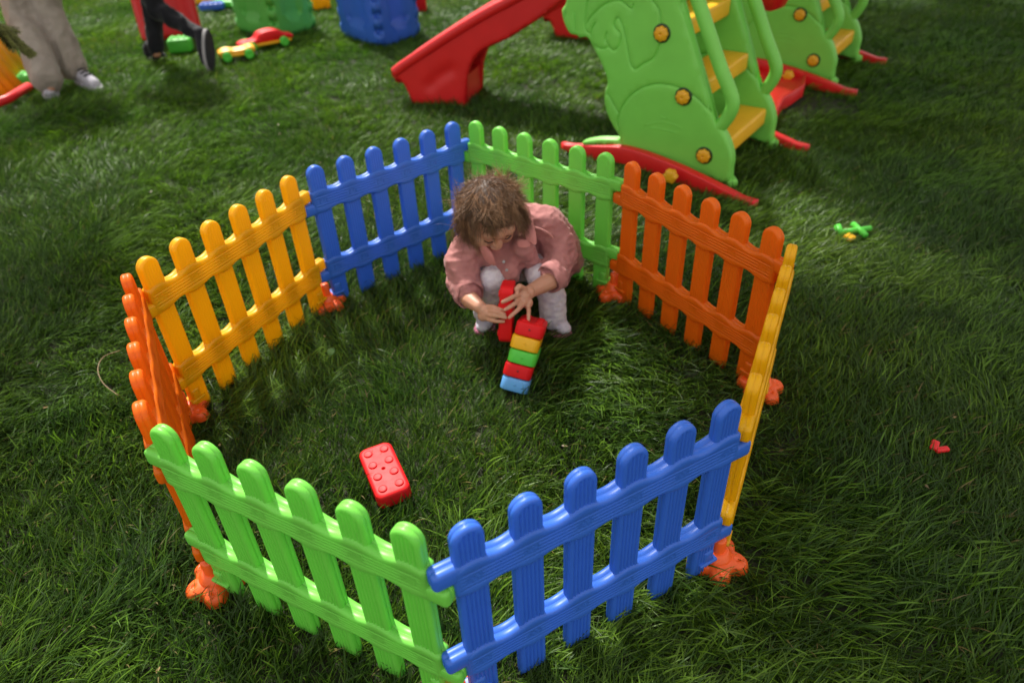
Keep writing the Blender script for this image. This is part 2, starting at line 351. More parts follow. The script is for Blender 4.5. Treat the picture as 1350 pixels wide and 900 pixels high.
PM = plate_mesh(); autosmooth(PM, 38); PM.materials.append(PLATE)
mb = MB(); mb.lathe([(.0045, .0), (.0045, .0012), (.001, .0016)], n=12)
SH = mesh('screw', mb.v, mb.f); SH.materials.append(plastic('dark_red_recess', (.35, .02, .01)))  # small disc whose dark red stands in for shade inside the screw holes
mb = MB(); mb.lathe([(.034, .026), (.032, .034), (.027, .037), (.025, .044), (.020, .046)], n=32); CL = mesh('collar', mb.v, mb.f); CL.materials.append(PLATE)
mb = MB(); mb.lathe([(.016, .03), (.016, .080), (.013, .086)], n=20); PO = mesh('socket_post', mb.v, mb.f); PO.materials.append(PLATE)
PLAB = ['orange lobed base under the corner where the back blue and back green panels meet', 'orange lobed base under the corner between the back green panel and the orange panel', 'orange lobed base behind the edge-on yellow panel at the right corner', 'orange lobed base with screw dimples at the right end of the front blue panel',
 'orange lobed base at the bottom edge where the front green and front blue panels meet', 'orange lobed base with a round collar at the left end of the front green panel', 'orange lobed base between the edge-on orange panel and the left yellow panel', 'orange lobed base where the left yellow panel meets the back blue panel']
for i in range(8):
    p = (corners[i][1]+corners[(i+1) % 8][0])/2
    root = empty('corner_base', (p.x, p.y, -.021), [.3, 1.4, 2.5, 3.4, -.35, 5.0, 1.0, 1.9, .2][i]); tag(root, PLAB[i], 'fence base', 'orange corner bases under the fence ring')
    for nm, me in (('plate', PM), ('collar', CL), ('socket_post', PO)): o = link(nm, me, None, root)
    for q in range(5): o = link('screw', SH, None, root); o.location = (.047*math.cos(2*math.pi*q/5), .047*math.sin(2*math.pi*q/5), .0135)
    EXCL.append((p.x, p.y, .085, .6))
# ---------------------------------------------------------------- toy bricks
BL, BW, BH = .185, .088, .0418
def brick_body(mat):
    mb = MB(); r = .020; out = rrect(-BL/2, -BW/2, BL/2, BW/2, r, 6); n = len(out); base = 0
    prof = [(.0028, .0), (.0008, .0012), (0, .0035), (0, BH-.008), (.0008, BH-.005), (.003, BH-.002), (.007, BH-.0003), (.010, BH)]
    v = []; 
    for ins, z in prof:
        sx, sy = (BL/2-ins)/(BL/2), (BW/2-ins)/(BW/2); v += [(x*sx, y*sy, z) for x, y in out]
    f = [(j*n+k, j*n+(k+1) % n, (j+1)*n+(k+1) % n, (j+1)*n+k) for j in range(len(prof)-1) for k in range(n)]
    # underside rim and hollow
    f.append(tuple(range(n))[::-1]); 
    # top with a hole in the middle
    top = (len(prof)-1)*n; h = len(v); hn = n
    v += [(.0055*math.cos(2*math.pi*k/hn), .0055*math.sin(2*math.pi*k/hn), BH) for k in range(hn)]
    v += [(.005*math.cos(2*math.pi*k/hn), .005*math.sin(2*math.pi*k/hn), BH-.012) for k in range(hn)]
    f += [(top+k, top+(k+1) % n, h+(k+1) % n, h+k) for k in range(n)]; f += [(h+k, h+(k+1) % n, h+n+(k+1) % n, h+n+k) for k in range(n)]; f.append(tuple(h+n+k for k in range(n)))
    me = mesh('body', v, f); autosmooth(me, 40); me.materials.append(mat); return me
def stud_mesh(mat):
    mb = MB(); mb.lathe([(.0118, -.001), (.0112, .0026), (.0104, .0035), (.0085, .0038), (.0078, .0032), (.003, .0030)], n=24); me = mesh('stud', mb.v, mb.f); autosmooth(me, 30); me.materials.append(mat); return me
BM = {}
def brick(mat, label, M, group=None, studs=True):
    if mat.name not in BM: BM[mat.name] = (brick_body(mat), stud_mesh(mat))
    root = empty('toy_brick'); root.matrix_world = M; tag(root, label, 'toy brick', group)
    a, b_ = BM[mat.name]; link('body', a, None, root)
    mb = MB(); mb.lathe([(.0035, .0), (.0035, .0006), (.001, .0008)], n=12); 
    d = obj('dimple', mb.v, mb.f, DKRED if 'red' in mat.name else mat, root); d.matrix_local = Matrix.Translation((-BL/2-.0003, 0, .022)) @ Matrix.Rotation(-math.pi/2, 4, 'Y')  # on red bricks a darker red disc paints the shade of a dimple
    for i in range(4):
        for j in (-1, 1):
            o = link('stud', b_, None, root); o.location = ((i-1.5)*.0435, j*.0215, BH)
    return root
DKRED = plastic('dimple_shade_red', (.25, .005, .008))
a0 = G(491, 583, .03); a1 = G(523, 656, .03); ang = math.atan2(a1.y-a0.y, a1.x-a0.x); c0 = (a0+a1)/2
brick(BRICKRED, 'loose red toy brick with eight studs lying alone on the grass inside the ring', Matrix.Translation((c0.x, c0.y, -.010)) @ Matrix.Rotation(ang, 4, 'Z') @ Matrix.Rotation(.03, 4, 'X') @ Matrix.Scale(1.04, 4))
for k in np.linspace(-.08, .08, 7): EXCL.append((c0.x+k*math.cos(ang), c0.y+k*math.sin(ang), .038, .35))
# leaning tower of five bricks: axis from the base to the top, bricks' long side points away from the camera
B0 = W(677, 514, 1.655); T0 = W(697, 437, 1.735); up = (T0-B0); pitch = .0435; up.normalize()
yax = Vector((.24, .97, 0)); yax = (yax-up*yax.dot(up)).normalized(); xax = yax     # brick local x = long side
lat = up.cross(xax)
Rm = Matrix((( xax.x, lat.x, up.x), (xax.y, lat.y, up.y), (xax.z, lat.z, up.z))).to_4x4()
tower = [(LBLUE, 'light blue toy brick at the bottom of the leaning tower'), (BRICKRED, 'red toy brick second from the bottom of the leaning tower, under the green one'), (BGREEN, 'green toy brick in the middle of the leaning tower'), (BYELLOW, 'yellow toy brick in the leaning tower, under the top red brick'), (BRICKRED, 'red toy brick on top of the leaning tower under the child\'s little finger')]
for i, (mt, lb) in enumerate(tower):
    P = B0+up*(pitch*i-.006)+xax*(BL/2)+lat*[.0, .0022, -.0012, .0018, -.001][i]
    brick(mt, lb, Matrix.Translation(P) @ Rm, 'toy bricks stacked in the leaning tower')
EXCL += [(B0.x, B0.y+.03, .05, .45), (B0.x+.02, B0.y+.11, .06, .5)]
# upright brick held by the child: long side vertical, studs to the left
ub = W(668, 446, 1.80); ut = W(670, 390, 1.83); ux = (ut-ub).normalized(); uz = Vector((-1, .12, 0)); uz = (uz-ux*uz.dot(ux)).normalized(); uy = uz.cross(ux)
Mu = Matrix(((ux.x, uy.x, uz.x), (ux.y, uy.y, uz.y), (ux.z, uy.z, uz.z))).to_4x4()
P = (ub+ut)/2-uz*.02+Vector((0, .035, 0))
brick(BRICKRED, 'red toy brick standing on end in the child\'s hands behind the tower', Matrix.Translation(P) @ Mu)
# ---------------------------------------------------------------- slide sets
UA = Vector((-.80, .60, 0)); VA = Vector((.60, .80, 0)); TW = .55
P0 = G(962, 240, 0); U2 = Vector((.99, 1.35, 0))
def on_plane(pts, p0, u, n):     # pixel outline -> (t, z) coordinates in the vertical plane through p0
    o = []
    for p in pts:
        X = PL(p[0], p[1], p0, n); o.append(((X-p0).dot(u), X.z))
    return o
def plane_matrix(p0, u, out):    # local x = u, local z = up, local -y = out
    y = -out; return Matrix(((u.x, y.x, 0, p0.x), (u.y, y.y, 0, p0.y), (0, 0, 1, 0), (0, 0, 0, 1)))
# x axis runs towards the slide (-u on screen is to the right)
side_px = [(962, 240), (935, 232), (900, 222), (862, 205), (838, 196), (815, 192), (775, 190), (771, 185), (790, 181), (810, 181), (820, 180), (812, 166), (804, 150), (800, 133), (801, 118), (804, 106), (797, 85), (787, 65), (778, 49), (768, 49), (764, 46), (756, 44), (751, 38), (746, 26), (744, 12), (750, 0)]
side = on_plane(smooth_path([(a, b, 0) for a, b in side_px[::-1]], 4) and side_px, P0, UA, VA)
stair = on_plane([(966, 222), (968, 206), (963, 186), (955, 170), (946, 158), (936, 122), (924, 80), (912, 40), (902, 0)], P0, UA, VA)
tl = side[-1]; tr_ = stair[-1]
top = [(tl[0]+.02, tl[1]+.10), (tl[0]-.04, tl[1]+.20), (tl[0]-.16, tl[1]+.30), (tl[0]-.34, tl[1]+.36), (tr_[0]+.08, tr_[1]+.30), (tr_[0]+.02, tr_[1]+.16)]
outline = [(p[0], max(p[1], -.02) if i < 7 else p[1]) for i, p in enumerate(side)]+top+stair[::-1]
def dense(poly, n=4, closed=True):
    pts = [Vector((a, b, 0)) for a, b in poly]; N_ = len(pts); o = []
    for i in range(N_):
        p0, p1, p2, p3 = pts[i-1], pts[i], pts[(i+1) % N_], pts[(i+2) % N_]
        for k in range(n):
            t = k/n; q = .5*((2*p1)+(p2-p0)*t+(2*p0-5*p1+4*p2-p3)*t*t+(-p0+3*p1-3*p2+p3)*t**3); o.append((q.x, q.y))
    return o
outline = dense(outline, 3)
carve_px = [[(824, 191), (821, 173), (818, 158), (822, 143), (829, 131), (840, 120), (855, 112), (873, 109), (893, 112), (912, 120), (927, 132), (939, 146)],
 [(819, 147), (812, 135), (804, 120)], [(777, 31), (784, 20), (798, 7), (813, 0), (824, 1), (837, 11), (839, 0)], [(789, 29), (784, 39), (784, 51), (791, 61), (800, 63), (805, 60), (813, 65), (820, 58), (822, 44), (815, 36), (814, 29), (819, 22), (826, 38), (831, 62), (835, 82), (841, 90), (851, 83), (864, 76), (871, 64), (875, 50), (875, 33), (873, 13), (862, -3)],
 [(804, 42), (802, 50), (805, 58)], [(779, 0), (776, 25), (777, 40), (783, 43)], [(750, 17), (748, 26)], [(762, 17), (762, 38)]]
carve = [on_plane([(q.x, q.y) for q in smooth_path([(a, b, 0) for a, b in c], 3)], P0, UA, VA) for c in carve_px]
logo = [on_plane(c, P0, UA, VA) for c in ([(872, 157), (876, 151), (880, 155), (884, 151), (887, 157)], [(858, 162), (866, 159), (878, 158), (892, 162), (903, 167)], [(862, 166), (870, 167), (882, 169), (896, 173)])]
pts = []
for c in carve+logo:
    c = np.array(c)
    for a, b in zip(c[:-1], c[1:]):
        d = b-a; L = np.hypot(*d)+1e-9; nrm = np.array([-d[1], d[0]])/L
        for t in np.linspace(0, 1, max(int(L/.006), 1), endpoint=False):
            for o in (-.009, -.005, -.002, .0005, .003, .006, .010): pts.append(a+t*d+nrm*o)
xs = np.array(outline); gx, gy = np.meshgrid(np.arange(xs[:, 0].min(), xs[:, 0].max(), .03), np.arange(xs[:, 1].min(), xs[:, 1].max(), .03)); pts += list(np.stack([gx.ravel()+.001*np.sin(gy.ravel()*50), gy.ravel()], 1))
def disp(V, side):
    r = np.zeros(len(V))
    for i, c in enumerate(carve): d = seg_dist(V, c, False); r = np.minimum(r, -.008*np.exp(-(d/.0042)**2))
    # big round haunch stands proud
    for c in logo: d = seg_dist(V, c, False); r += .0015*np.exp(-(d/.002)**2)
    return r
SP = relief_plate('side_panel', outline, .062, .016, pts, disp); SP.materials.append(SGREEN)
def knob(parent, t, z, M):
    k = empty('x'); bpy.data.objects.remove(k)
    mb = MB(); R = Matrix.Rotation(math.pi/2, 3, 'X'); mb.lathe([(.040, -.004), (.040, .002), (.036, .003)], n=24, M=R); r = mb.build('knob_recess_shade', DKGREEN, parent); r.location = (t, -.0315, z)  # dark disc round the knob: recess shade put into its colour
    mb = MB(); mb.lathe([(.030, .0), (.031, .010), (.027, .015), (.010, .017), (.0045, .017), (.004, .012)], n=48, M=R, lobes=8, amp=.06); q = mb.build('knob', KNOBY, r); q.location = (0, -.003, 0)
KNOBY = plastic('knob_yellow_plastic', (.80, .38, .01))
steps_far = [((1013, 142), (1013, 160)), ((990, 70), (990, 88)), ((967, -2), (967, 16))]
Pf = P0+VA*TW
def slide_set(off, lab):
    root = empty('slide_tower', P0+off); tag(root, lab, 'slide', 'green slide towers with yellow steps')
    M0 = plane_matrix(Vector((0, 0, 0)), UA, -VA)
    for k in (0, 1):
        o = link('side_panel', SP, None, root, True); o.matrix_local = Matrix.Translation(VA*(TW*k)) @ M0
        kn = on_plane([(877, 42), (905, 125), (932, 202)], P0, UA, VA)
        if k == 0:
            for t, z in kn: knob(o, t, z, None)
    # treads
    for i, (a, b_) in enumerate(steps_far):
        ta, tb = on_plane([a, b_], Pf, UA, VA); zt = (ta[1]+tb[1])/2+.042; t = (ta[0]+tb[0])/2
        mb = MB(); mb.box((0, 0, 0), (.17, TW-.065, .082), bev=.014); me = mesh('tread', mb.v, mb.f); autosmooth(me)
        o = link('tread', me, YELLOW2, root); c = UA*(t+.085)+VA*(TW/2); o.matrix_local = Matrix.Translation((c.x, c.y, zt-.042)) @ Matrix(((UA.x, VA.x, 0, 0), (UA.y, VA.y, 0, 0), (0, 0, 1, 0), (0, 0, 0, 1)))
    # platform behind the stairs, just under the frame's top
    z = stair[-1][1]+.02; t0 = stair[-1][0]+.10; mb = MB(); mb.box((0, 0, 0), (.36, TW-.065, .05), bev=.01); o = mb.build('platform', SGREEN, root); c = UA*(t0+.2)+VA*(TW/2)
    o.matrix_local = Matrix.Translation((c.x, c.y, z)) @ Matrix(((UA.x, VA.x, 0, 0), (UA.y, VA.y, 0, 0), (0, 0, 1, 0), (0, 0, 0, 1)))
    # rails of the staircase
    hp = on_plane([(938, 172), (950, 166), (961, 152), (966, 138), (963, 122), (951, 92), (935, 45), (920, 0), (905, -45), (885, -80), (868, -92)], P0, UA, VA)
    rp = on_plane([(940, 156), (921, 90), (905, 30), (897, 0), (888, -30)], P0, UA, VA)
    for k in (0, 1):
        mb = MB(); mb.tube(smooth_path([Vector((UA.x*t, UA.y*t, z))+VA*(TW*k) for t, z in hp], 5), .030, 14); o = mb.build('handrail', SGREEN, root)
        mb = MB(); mb.tube([Vector((UA.x*t, UA.y*t, z))+VA*(TW*k) for t, z in rp], .022, 12); o = mb.build('stringer_bead', SGREEN, root)
        mb = MB(); mb.box((0, 0, 0), (.05, .075, .05), bev=.012); o = mb.build('foot', SGREEN, root); o.location = Vector((0, 0, -.005))+VA*(TW*k+.01)-UA*.0
    # long red foot rails outside both panels
    bp = [(742, 190), (765, 190), (795, 191), (820, 192), (845, 198), (870, 207), (895, 217), (925, 231), (955, 246), (980, 259), (998, 268)]
    a = G(741, 190, .0); b_ = G(998, 268, .0); ub_ = (a-b_).normalized(); nb_ = Vector((ub_.y, -ub_.x, 0)) * -1
    prof = on_plane(bp, b_, ub_, nb_)
    for k in (0, 1):
        tp = smooth_path([(t, 0, z) for t, z in prof[::-1]], 3); tp = [(q.x, max(q.z, .012)) for q in tp]
        o_ = [(t, z) for t, z in tp]+[(t, max(z-.085, -.03)) for t, z in tp[::-1]]
        me = relief_plate('foot_rail', o_, .045, .010, []); o = link('foot_rail', me, RED, root); q = b_-P0+VA*(.72*k); o.matrix_local = plane_matrix(Vector((q.x, q.y, 0)), ub_, -nb_ if nb_.dot(VA) > 0 else nb_)
        if k == 0:
            kk = PL(883, 233, b_-VA*.03, VA); mb = MB(); R = Matrix(((UA.x, 0, VA.x), (UA.y, 0, VA.y), (0, 1, 0))); mb.lathe([(.030, .02), (.031, -.004), (.027, -.009), (.010, -.011)], n=40, M=R, lobes=6, amp=.1); o = mb.build('knob', KNOBY, root); o.location = kk-P0
    return root
YELLOW2 = plastic('step_yellow_plastic', (.95, .50, .02), .45)
# chute: its own vertical plane
CD = Vector((-.95, .31, 0)).normalized(); CN = Vector((CD.y, -CD.x, 0)); CN = CN if CN.y > 0 else -CN; CP = Vector((-.53, 4.43, 0))
lip_px = [(519, 94), (530, 85), (560, 65), (600, 39), (640, 15), (668, 0), (700, -17), (740, -38), (785, -60)]
wall_px = [(517, 90), (517, 99), (522, 104), (531, 108), (538, 120), (544, 134), (575, 128), (614, 119), (617, 101), (623, 82), (632, 70), (645, 62), (672, 50), (700, 32), (722, 18), (745, 0), (785, -28)]
lip = on_plane(lip_px, CP, CD, CN); wl = on_plane(wall_px, CP, CD, CN)
wl = [(t, -.03 if i in (5, 6, 7) else z) for i, (t, z) in enumerate(wl)]
CW = .30
def chute(off, lab):
    root = empty('slide_chute', CP+off); tag(root, lab, 'slide', 'red slide chutes')
    V3 = lambda t, z, s: Vector((CD.x*t, CD.y*t, z))+CN*s
    o_ = wl[::-1]+lip[1:] if False else wl+lip[::-1][:-1]
    def dsp(V, side):
        c = on_plane([(568, 112), (580, 100), (594, 92)], CP, CD, CN); d = seg_dist(V, c, False); return -.012*np.exp(-(d/.035)**2)
    xs = np.array(o_); gx, gy = np.meshgrid(np.arange(xs[:, 0].min(), xs[:, 0].max(), .02), np.arange(-.05, .8, .02)); me = relief_plate('side_wall', o_, .03, .01, np.stack([gx.ravel(), gy.ravel()], 1), dsp); me.materials.append(RED)
    for s in (0, CW):
        o = link('side_wall', me, None, root); o.matrix_local = plane_matrix(Vector((CN*s)), CD, -CN)
        pth = smooth_path([V3(t, z-.014, s) for t, z in lip], 4); mb = MB(); mb.tube(pth, [.018]+[.032]*(len(pth)-1), 16, flat=1.0); mb.build('rolled_lip', RED, root)
    mb = MB(); v = []; pth = [(t, z-.075 if i else z-.03) for i, (t, z) in enumerate(lip)]; pth = [(p.x, p.z) for p in smooth_path([(t, 0, z) for t, z in pth], 4)]
    ns = 9
    for t, z in pth:
        for k in range(ns): s = CW*k/(ns-1); v.append(V3(t, z+.05*abs(2*k/(ns-1)-1)**3, s))
    for t, z in pth:
        for k in range(ns): s = CW*k/(ns-1); v.append(V3(t, z-.03, s))
    n = len(pth)*ns; f = []
    for i in range(len(pth)-1):
        for k in range(ns-1): a = i*ns+k; f.append((a, a+1, a+ns+1, a+ns)); f.append((a+n, a+ns+n, a+ns+1+n, a+1+n))
    for k in range(ns-1): f.append((k, k+n, k+1+n, k+1))
    obj('bed', v, f, RED, root)
    # cross wall of the foot
    t5, t7 = wl[5][0], wl[7][0]; mb = MB()
    for t in (t5-.02, t7+.02): mb.box(V3(t, .05, CW/2), (.03, CW, .17), Matrix(((CD.x, CN.x, 0), (CD.y, CN.y, 0), (0, 0, 1))))
    mb.build('foot_wall', RED, root, smooth=False)
    return root
tower1 = slide_set(Vector((0, 0, 0)), 'green slide tower nearest the fence ring, with animal outline, yellow steps and knobs')
tower2 = copy_tree(tower1); tower2.location = P0+U2; tower2['label'] = 'green slide tower farther back, cut off by the top edge right of the nearer tower'
ch1 = chute(Vector((0, 0, 0)), 'long red slide chute coming down to the grass left of the green tower')
ch2 = copy_tree(ch1); ch2.location = CP+U2; ch2['label'] = 'second red slide chute, only its foot showing behind the near chute and the green panel'
for c in (Vector((0, 0, 0)), U2):
    for t in np.arange(-.15, 1.2, .07):
        for w in (-.03, .0, TW, TW+.12): q = P0+c+UA*t+VA*w; EXCL.append((q.x, q.y, .05, .6))
# red floor tray between the towers
tp = [G(x, y, .02) for x, y in [(998, 72), (1016, 76), (1040, 90), (1062, 104), (1060, 118), (1046, 128), (1032, 137), (1024, 152), (1016, 168), (1000, 140), (990, 105)]]
c = sum(tp, Vector())/len(tp); n = len(tp); v = [(p.x-c.x, p.y-c.y, -.02) for p in tp]+[(p.x-c.x, p.y-c.y, .045) for p in tp]+[((p.x-c.x)*.93, (p.y-c.y)*.93, .055) for p in tp]+[((p.x-c.x)*.8, (p.y-c.y)*.8, .025) for p in tp]+[((p.x-c.x)*.4, (p.y-c.y)*.4, .03) for p in tp]
f = [(j*n+k, j*n+(k+1) % n, (j+1)*n+(k+1) % n, (j+1)*n+k) for j in range(4) for k in range(n)]+[tuple(4*n+k for k in range(n))]
o = obj('floor_tray', v, f, RED); o.location = (c.x, c.y, 0); tag(o, 'shallow red plastic tray lying on the grass between the two green towers', 'tray')
for k in range(14): q = c+Vector((random.uniform(-.25, .25), random.uniform(-.3, .3), 0)); EXCL.append((q.x, q.y, .14, .3))
# red swing seat on ropes hanging between the towers
sw = empty('swing_seat', W(1020, -22, 4.0)); tag(sw, 'red bucket swing seat hanging between the two green towers', 'swing')
mb = MB(); mb.lathe([(.02, -.13), (.07, -.11), (.10, -.04), (.12, .07), (.11, .08), (.09, -.03), (.06, -.10), (.02, -.11)], n=20, lobes=4, amp=.08); mb.build('seat', RED, sw)
mb = MB(); mb.box((0, .12, .12), (.16, .03, .18), bev=.01); mb.build('backrest', RED, sw)
for sx in (-1, 1):
    mb = MB(); mb.tube([(.11*sx, 0, .07), (.11*sx, .05, .5), (.12*sx, .05, .9)], .008, 8); mb.build('rope', cloth('rope', (.5, .45, .35), (.6, .55, .45)), sw)
mb = MB(); mb.tube([(-.9, .05, .9), (.9, .05, .9)], .03, 12); o = mb.build('swing_beam', SGREEN); o.location = sw.location; tag(o, 'green beam above the frame that carries the red swing seat', 'beam')
# ---------------------------------------------------------------- puzzle play boxes
def puzzle_panel(w, h, mat):
    # square tile with jigsaw tabs along its edges and a sunk window
    def edge(a, b, n, amp):
        o = []; a = Vector(a); b = Vector(b); d = b-a; nrm = Vector((d.y, -d.x)).normalized()
        for i in range(n):
            for t, s in ((.0, 0), (.25, 0), (.22, 1), (.78, 1), (.75, 0)): o.append(tuple(a+d*((i+t)/n)+nrm*s*amp))
        return o
    out = edge((0, 0), (w, 0), 4, .028)+edge((w, 0), (w, h), 5, .028)+edge((w, h), (0, h), 4, .028)+edge((0, h), (0, 0), 5, .028)
    win = rrect(w*.24, h*.24, w*.76, h*.76, .02, 3)
    pts = []
    for q in (-.012, -.006, 0, .006, .012):
        A = np.array(win); cc = A.mean(0); pts += list(cc+(A-cc)*(1+q/(w*.25)))
    for x in np.linspace(w*.05, w*.95, 12):
        for z in np.linspace(h*.05, h*.95, 14): pts.append((x+.0007, z))
    def dsp(V, s):
        ins = inside(V, np.array(win)); d = seg_dist(V, np.array(win), True); return -np.where(ins, np.minimum(d/.008, 1)*.026, 0)+np.where(~ins, .008*np.exp(-(d/.012)**2), 0)
    me = relief_plate('wall_tile', out, .07, .014, pts, dsp); me.materials.append(mat); return me
def puzzle_box(name, base_pts, h, mat, lab, zb=-.02):
    root = empty(name, base_pts[1]); tag(root, lab, 'play box', 'toy boxes of jigsaw panels in the background')
    for a, b in zip(base_pts[:-1], base_pts[1:]):
        d = b-a; w = d.length-.02; me = puzzle_panel(w, h, mat); o = link('wall_tile', me, None, root); u = d.normalized(); out_ = Vector((u.y, -u.x, 0)); q = a-root.location
        o.matrix_local = Matrix.Translation((0, 0, zb)) @ plane_matrix(Vector((q.x, q.y, 0)), u, -out_)
    return root
def ring_pts(a, b, c):
    # a,b,c on the ground, closed at the back into a hexagon-like box
    d = (b-a); e = (c-b); return [a, b, c, c+(b-a)*-1+Vector((0, .0, 0)), a] if False else [a, b, c, c+(a-b), a]
bb = [G(455, 42, 0), G(503, 58, 0), G(549, 42, 0)]
puzzle_box('puzzle_box', ring_pts(*bb), .56, BLUE, 'blue toy box of jigsaw panels with sunk squares, at the top edge')
gb = [G(318, 36, 0), G(366, 46, 0), G(412, 34, 0)]
puzzle_box('puzzle_box', ring_pts(*gb), .58, GREEN2, 'green toy box of jigsaw panels behind the red toy car')
# red slab leaning behind the black trousers
a = G(188, 55, 0); b = G(268, 46, 0); h = .75
o_ = rrect(0, 0, (b-a).length, h, .06, 5); win = rrect(.1, .12, (b-a).length-.1, h-.1, .04, 3)
pts = [];
for x in np.arange(.02, .9, .025):
    for z in np.arange(.02, h, .025): pts.append((x, z+.0006))
me = relief_plate('red_panel', o_, .07, .02, pts, lambda V, s: -np.where(inside(V, np.array(win)), .012, 0)+.008*np.cos(V[:, 0]*28)*np.where(inside(V, np.array(win)), 1, 0)); o = link('play_panel', me, RED)
o.matrix_world = Matrix.Translation((a.x, a.y, -.02)) @ Matrix.Rotation(math.atan2(b.y-a.y, b.x-a.x), 4, 'Z') @ Matrix.Rotation(-.25, 4, 'X'); tag(o, 'large red ribbed plastic panel standing behind the legs in black trousers', 'play panel')
# small background bricks and blocks
def soft_block(name, px, z, dims, rz, mat, lab, cat='toy block', group=None, bev=.02):
    p = G(px[0], px[1], 0); mb = MB(); mb.box((0, 0, 0), dims, bev=bev); me = mesh(name, mb.v, mb.f); autosmooth(me); o = link(name, me, mat); o.location = (p.x, p.y, z+dims[2]/2); o.rotation_euler = (0, 0, rz); tag(o, lab, cat, group)
    mb = MB()
    k = max(int(dims[0]/.05), 2)
    for i in range(k):
        for j in (-1, 1):
            s_ = bpy.data.objects.new('stud', STUDM[mat.name] if mat.name in STUDM else STUDM.setdefault(mat.name, stud_mesh(mat))); COL.objects.link(s_); s_.parent = o; s_.scale = (1.6, 1.6, 2); s_.location = ((i-(k-1)/2)*dims[0]*.8/k, j*dims[1]*.22, dims[2]/2)
    return o
STUDM = {}
soft_block('toy_block', (240, 66), -.01, (.17, .14, .10), .2, BGREEN, 'bright green toy block on the grass between the two black shoes')
soft_block('toy_block', (281, 13), 0, (.22, .12, .06), .1, BLUE, 'blue toy block at the top edge left of the green play box')
soft_block('toy_block', (275, 4), 0, (.22, .14, .07), .2, BYELLOW, 'yellow toy block at the top edge behind the blue block')
soft_block('toy_block', (299, 9), 0, (.24, .15, .06), -.2, BGREEN, 'flat green toy block at the top edge touching the green play box')
soft_block('toy_block', (266, 3), -.01, (.12, .12, .14), -.2, BLUE, 'small blue toy block at the top edge behind the flat green one')
soft_block('toy_block', (423, 8), -.02, (.16, .14, .16), .4, YELLOW, 'yellow toy block at the top edge between green and blue play boxes')
soft_block('toy_block', (556, 13), -.01, (.09, .12, .16), .1, BRICKRED, 'red toy block at the top edge behind the right side of the blue play box')
# toy vehicles lying on the grass
def toy_car(px0, px1, w, hgt, mat, lab, wheel):
    a = G(px0[0], px0[1], .03); b = G(px1[0], px1[1], .03); d = b-a; L = d.length; root = empty('toy_car', (a+b)/2-Vector((0, 0, .03)), math.atan2(d.y, d.x)); tag(root, lab, 'toy car', 'toy cars lying on the grass by the play boxes')
    o_ = smooth_path([(-L/2, 0, .05), (-L*.4, 0, .065), (-L*.2, 0, .068), (-L*.08, 0, hgt), (L*.2, 0, hgt*1.05), (L*.38, 0, .075), (L/2, 0, .06), (L*.5, 0, .035)], 4); o_ = [(q.x, q.z) for q in o_]+[(-L*.5, .03)]
    me = relief_plate('body', o_, w, .03, []); link('body', me, mat, root)
    mb = MB(); mb.box((0, 0, 0), (L*.9, w*1.04, .02), bev=.006); o = mb.build('chassis', BYELLOW, root); o.location = (0, 0, .03)
    for sx in (-1, 1):
        for sy in (-1, 1):
            mb = MB(); R = Matrix.Rotation(math.pi/2, 3, 'X'); mb.lathe([(.034, -.016), (.034, .016), (.022, .020), (.010, .016)], n=20, M=R); mb.f.append(tuple(range(20))); o = mb.build('wheel', wheel, root); o.location = (sx*L*.3, sy*(w/2+.010), .028)
    return root
toy_car((288, 73), (336, 66), .15, .06, BYELLOW, 'yellow toy car with green wheels on the grass by the black shoe', BGREEN)
toy_car((314, 62), (384, 49), .14, .11, BRICKRED, 'red toy car with green wheels in front of the green play box', BGREEN)
# orange slatted play basket at the left edge, red skirt
bs = empty('slatted_basket', G(8, 128, 0)); tag(bs, 'orange slatted play basket with a red foot rail at the left edge behind the trousers', 'play basket')
q0 = bs.location
for i, px in enumerate([(-14, 137), (-4, 133), (6, 129), (16, 124), (26, 119), (34, 114), (41, 107)]):
    p = G(px[0], px[1], 0)-q0; mb = MB(); tp_ = p+Vector((-.55+.01*i, .25, .75)); mb.tube([p+Vector((0, 0, -.02)), p*.5+tp_*.5, tp_], [.05, .06, .055], 10, flat=.45); mb.build('slat', plastic('amber_plastic', (.98, .38, .004)), bs)
mb = MB(); mb.tube([G(x, y, .03)-q0 for x, y in [(-18, 141), (10, 131), (38, 114)]], .028, 10); mb.build('foot_rail', RED, bs)
soft_block('toy_block', (41, 112), 0, (.12, .12, .08), .3, BGREEN, 'green toy block at the foot of the orange basket, left edge')
# green cross-shaped piece and scraps in the right-hand grass
cr = empty('toy_connector', G(1127, 304, .016), .1); tag(cr, 'small bright green cross-shaped toy piece in the grass right of the ring', 'toy piece')
mb = MB(); mb.tube([(-.06, 0, 0), (.065, .0, .004)], .0105, 10); mb.build('bar', BGREEN, cr); mb = MB(); mb.tube([(.02, -.045, 0), (.015, .045, .004)], .0125, 10); mb.build('arm', BGREEN, cr); mb = MB(); mb.tube([(-.062, -.01, -.005), (-.06, .03, .012)], .014, 10); mb.build('end_cap', BGREEN, cr)
mb = MB(); mb.box((0, 0, 0), (.04, .035, .02), bev=.006); o = mb.build('toy_piece', BYELLOW); o.location = G(1120, 313, .01); o.rotation_euler = (.2, .1, .6); tag(o, 'small yellow toy piece in the grass beside the green cross', 'toy piece')
rb = empty('toy_bow', G(1236, 590, .008), .5); tag(rb, 'small red toy piece half sunk in the grass near the right edge', 'toy piece')
mb = MB(); mb.box((.0, .009, 0.002), (.036, .020, .012), Matrix.Rotation(.4, 3, 'Z'), bev=.005); mb.build('lobe', RED, rb); mb = MB(); mb.box((.004, -.010, 0), (.038, .017, .012), Matrix.Rotation(-.4, 3, 'Z'), bev=.005); mb.build('lobe', RED, rb)
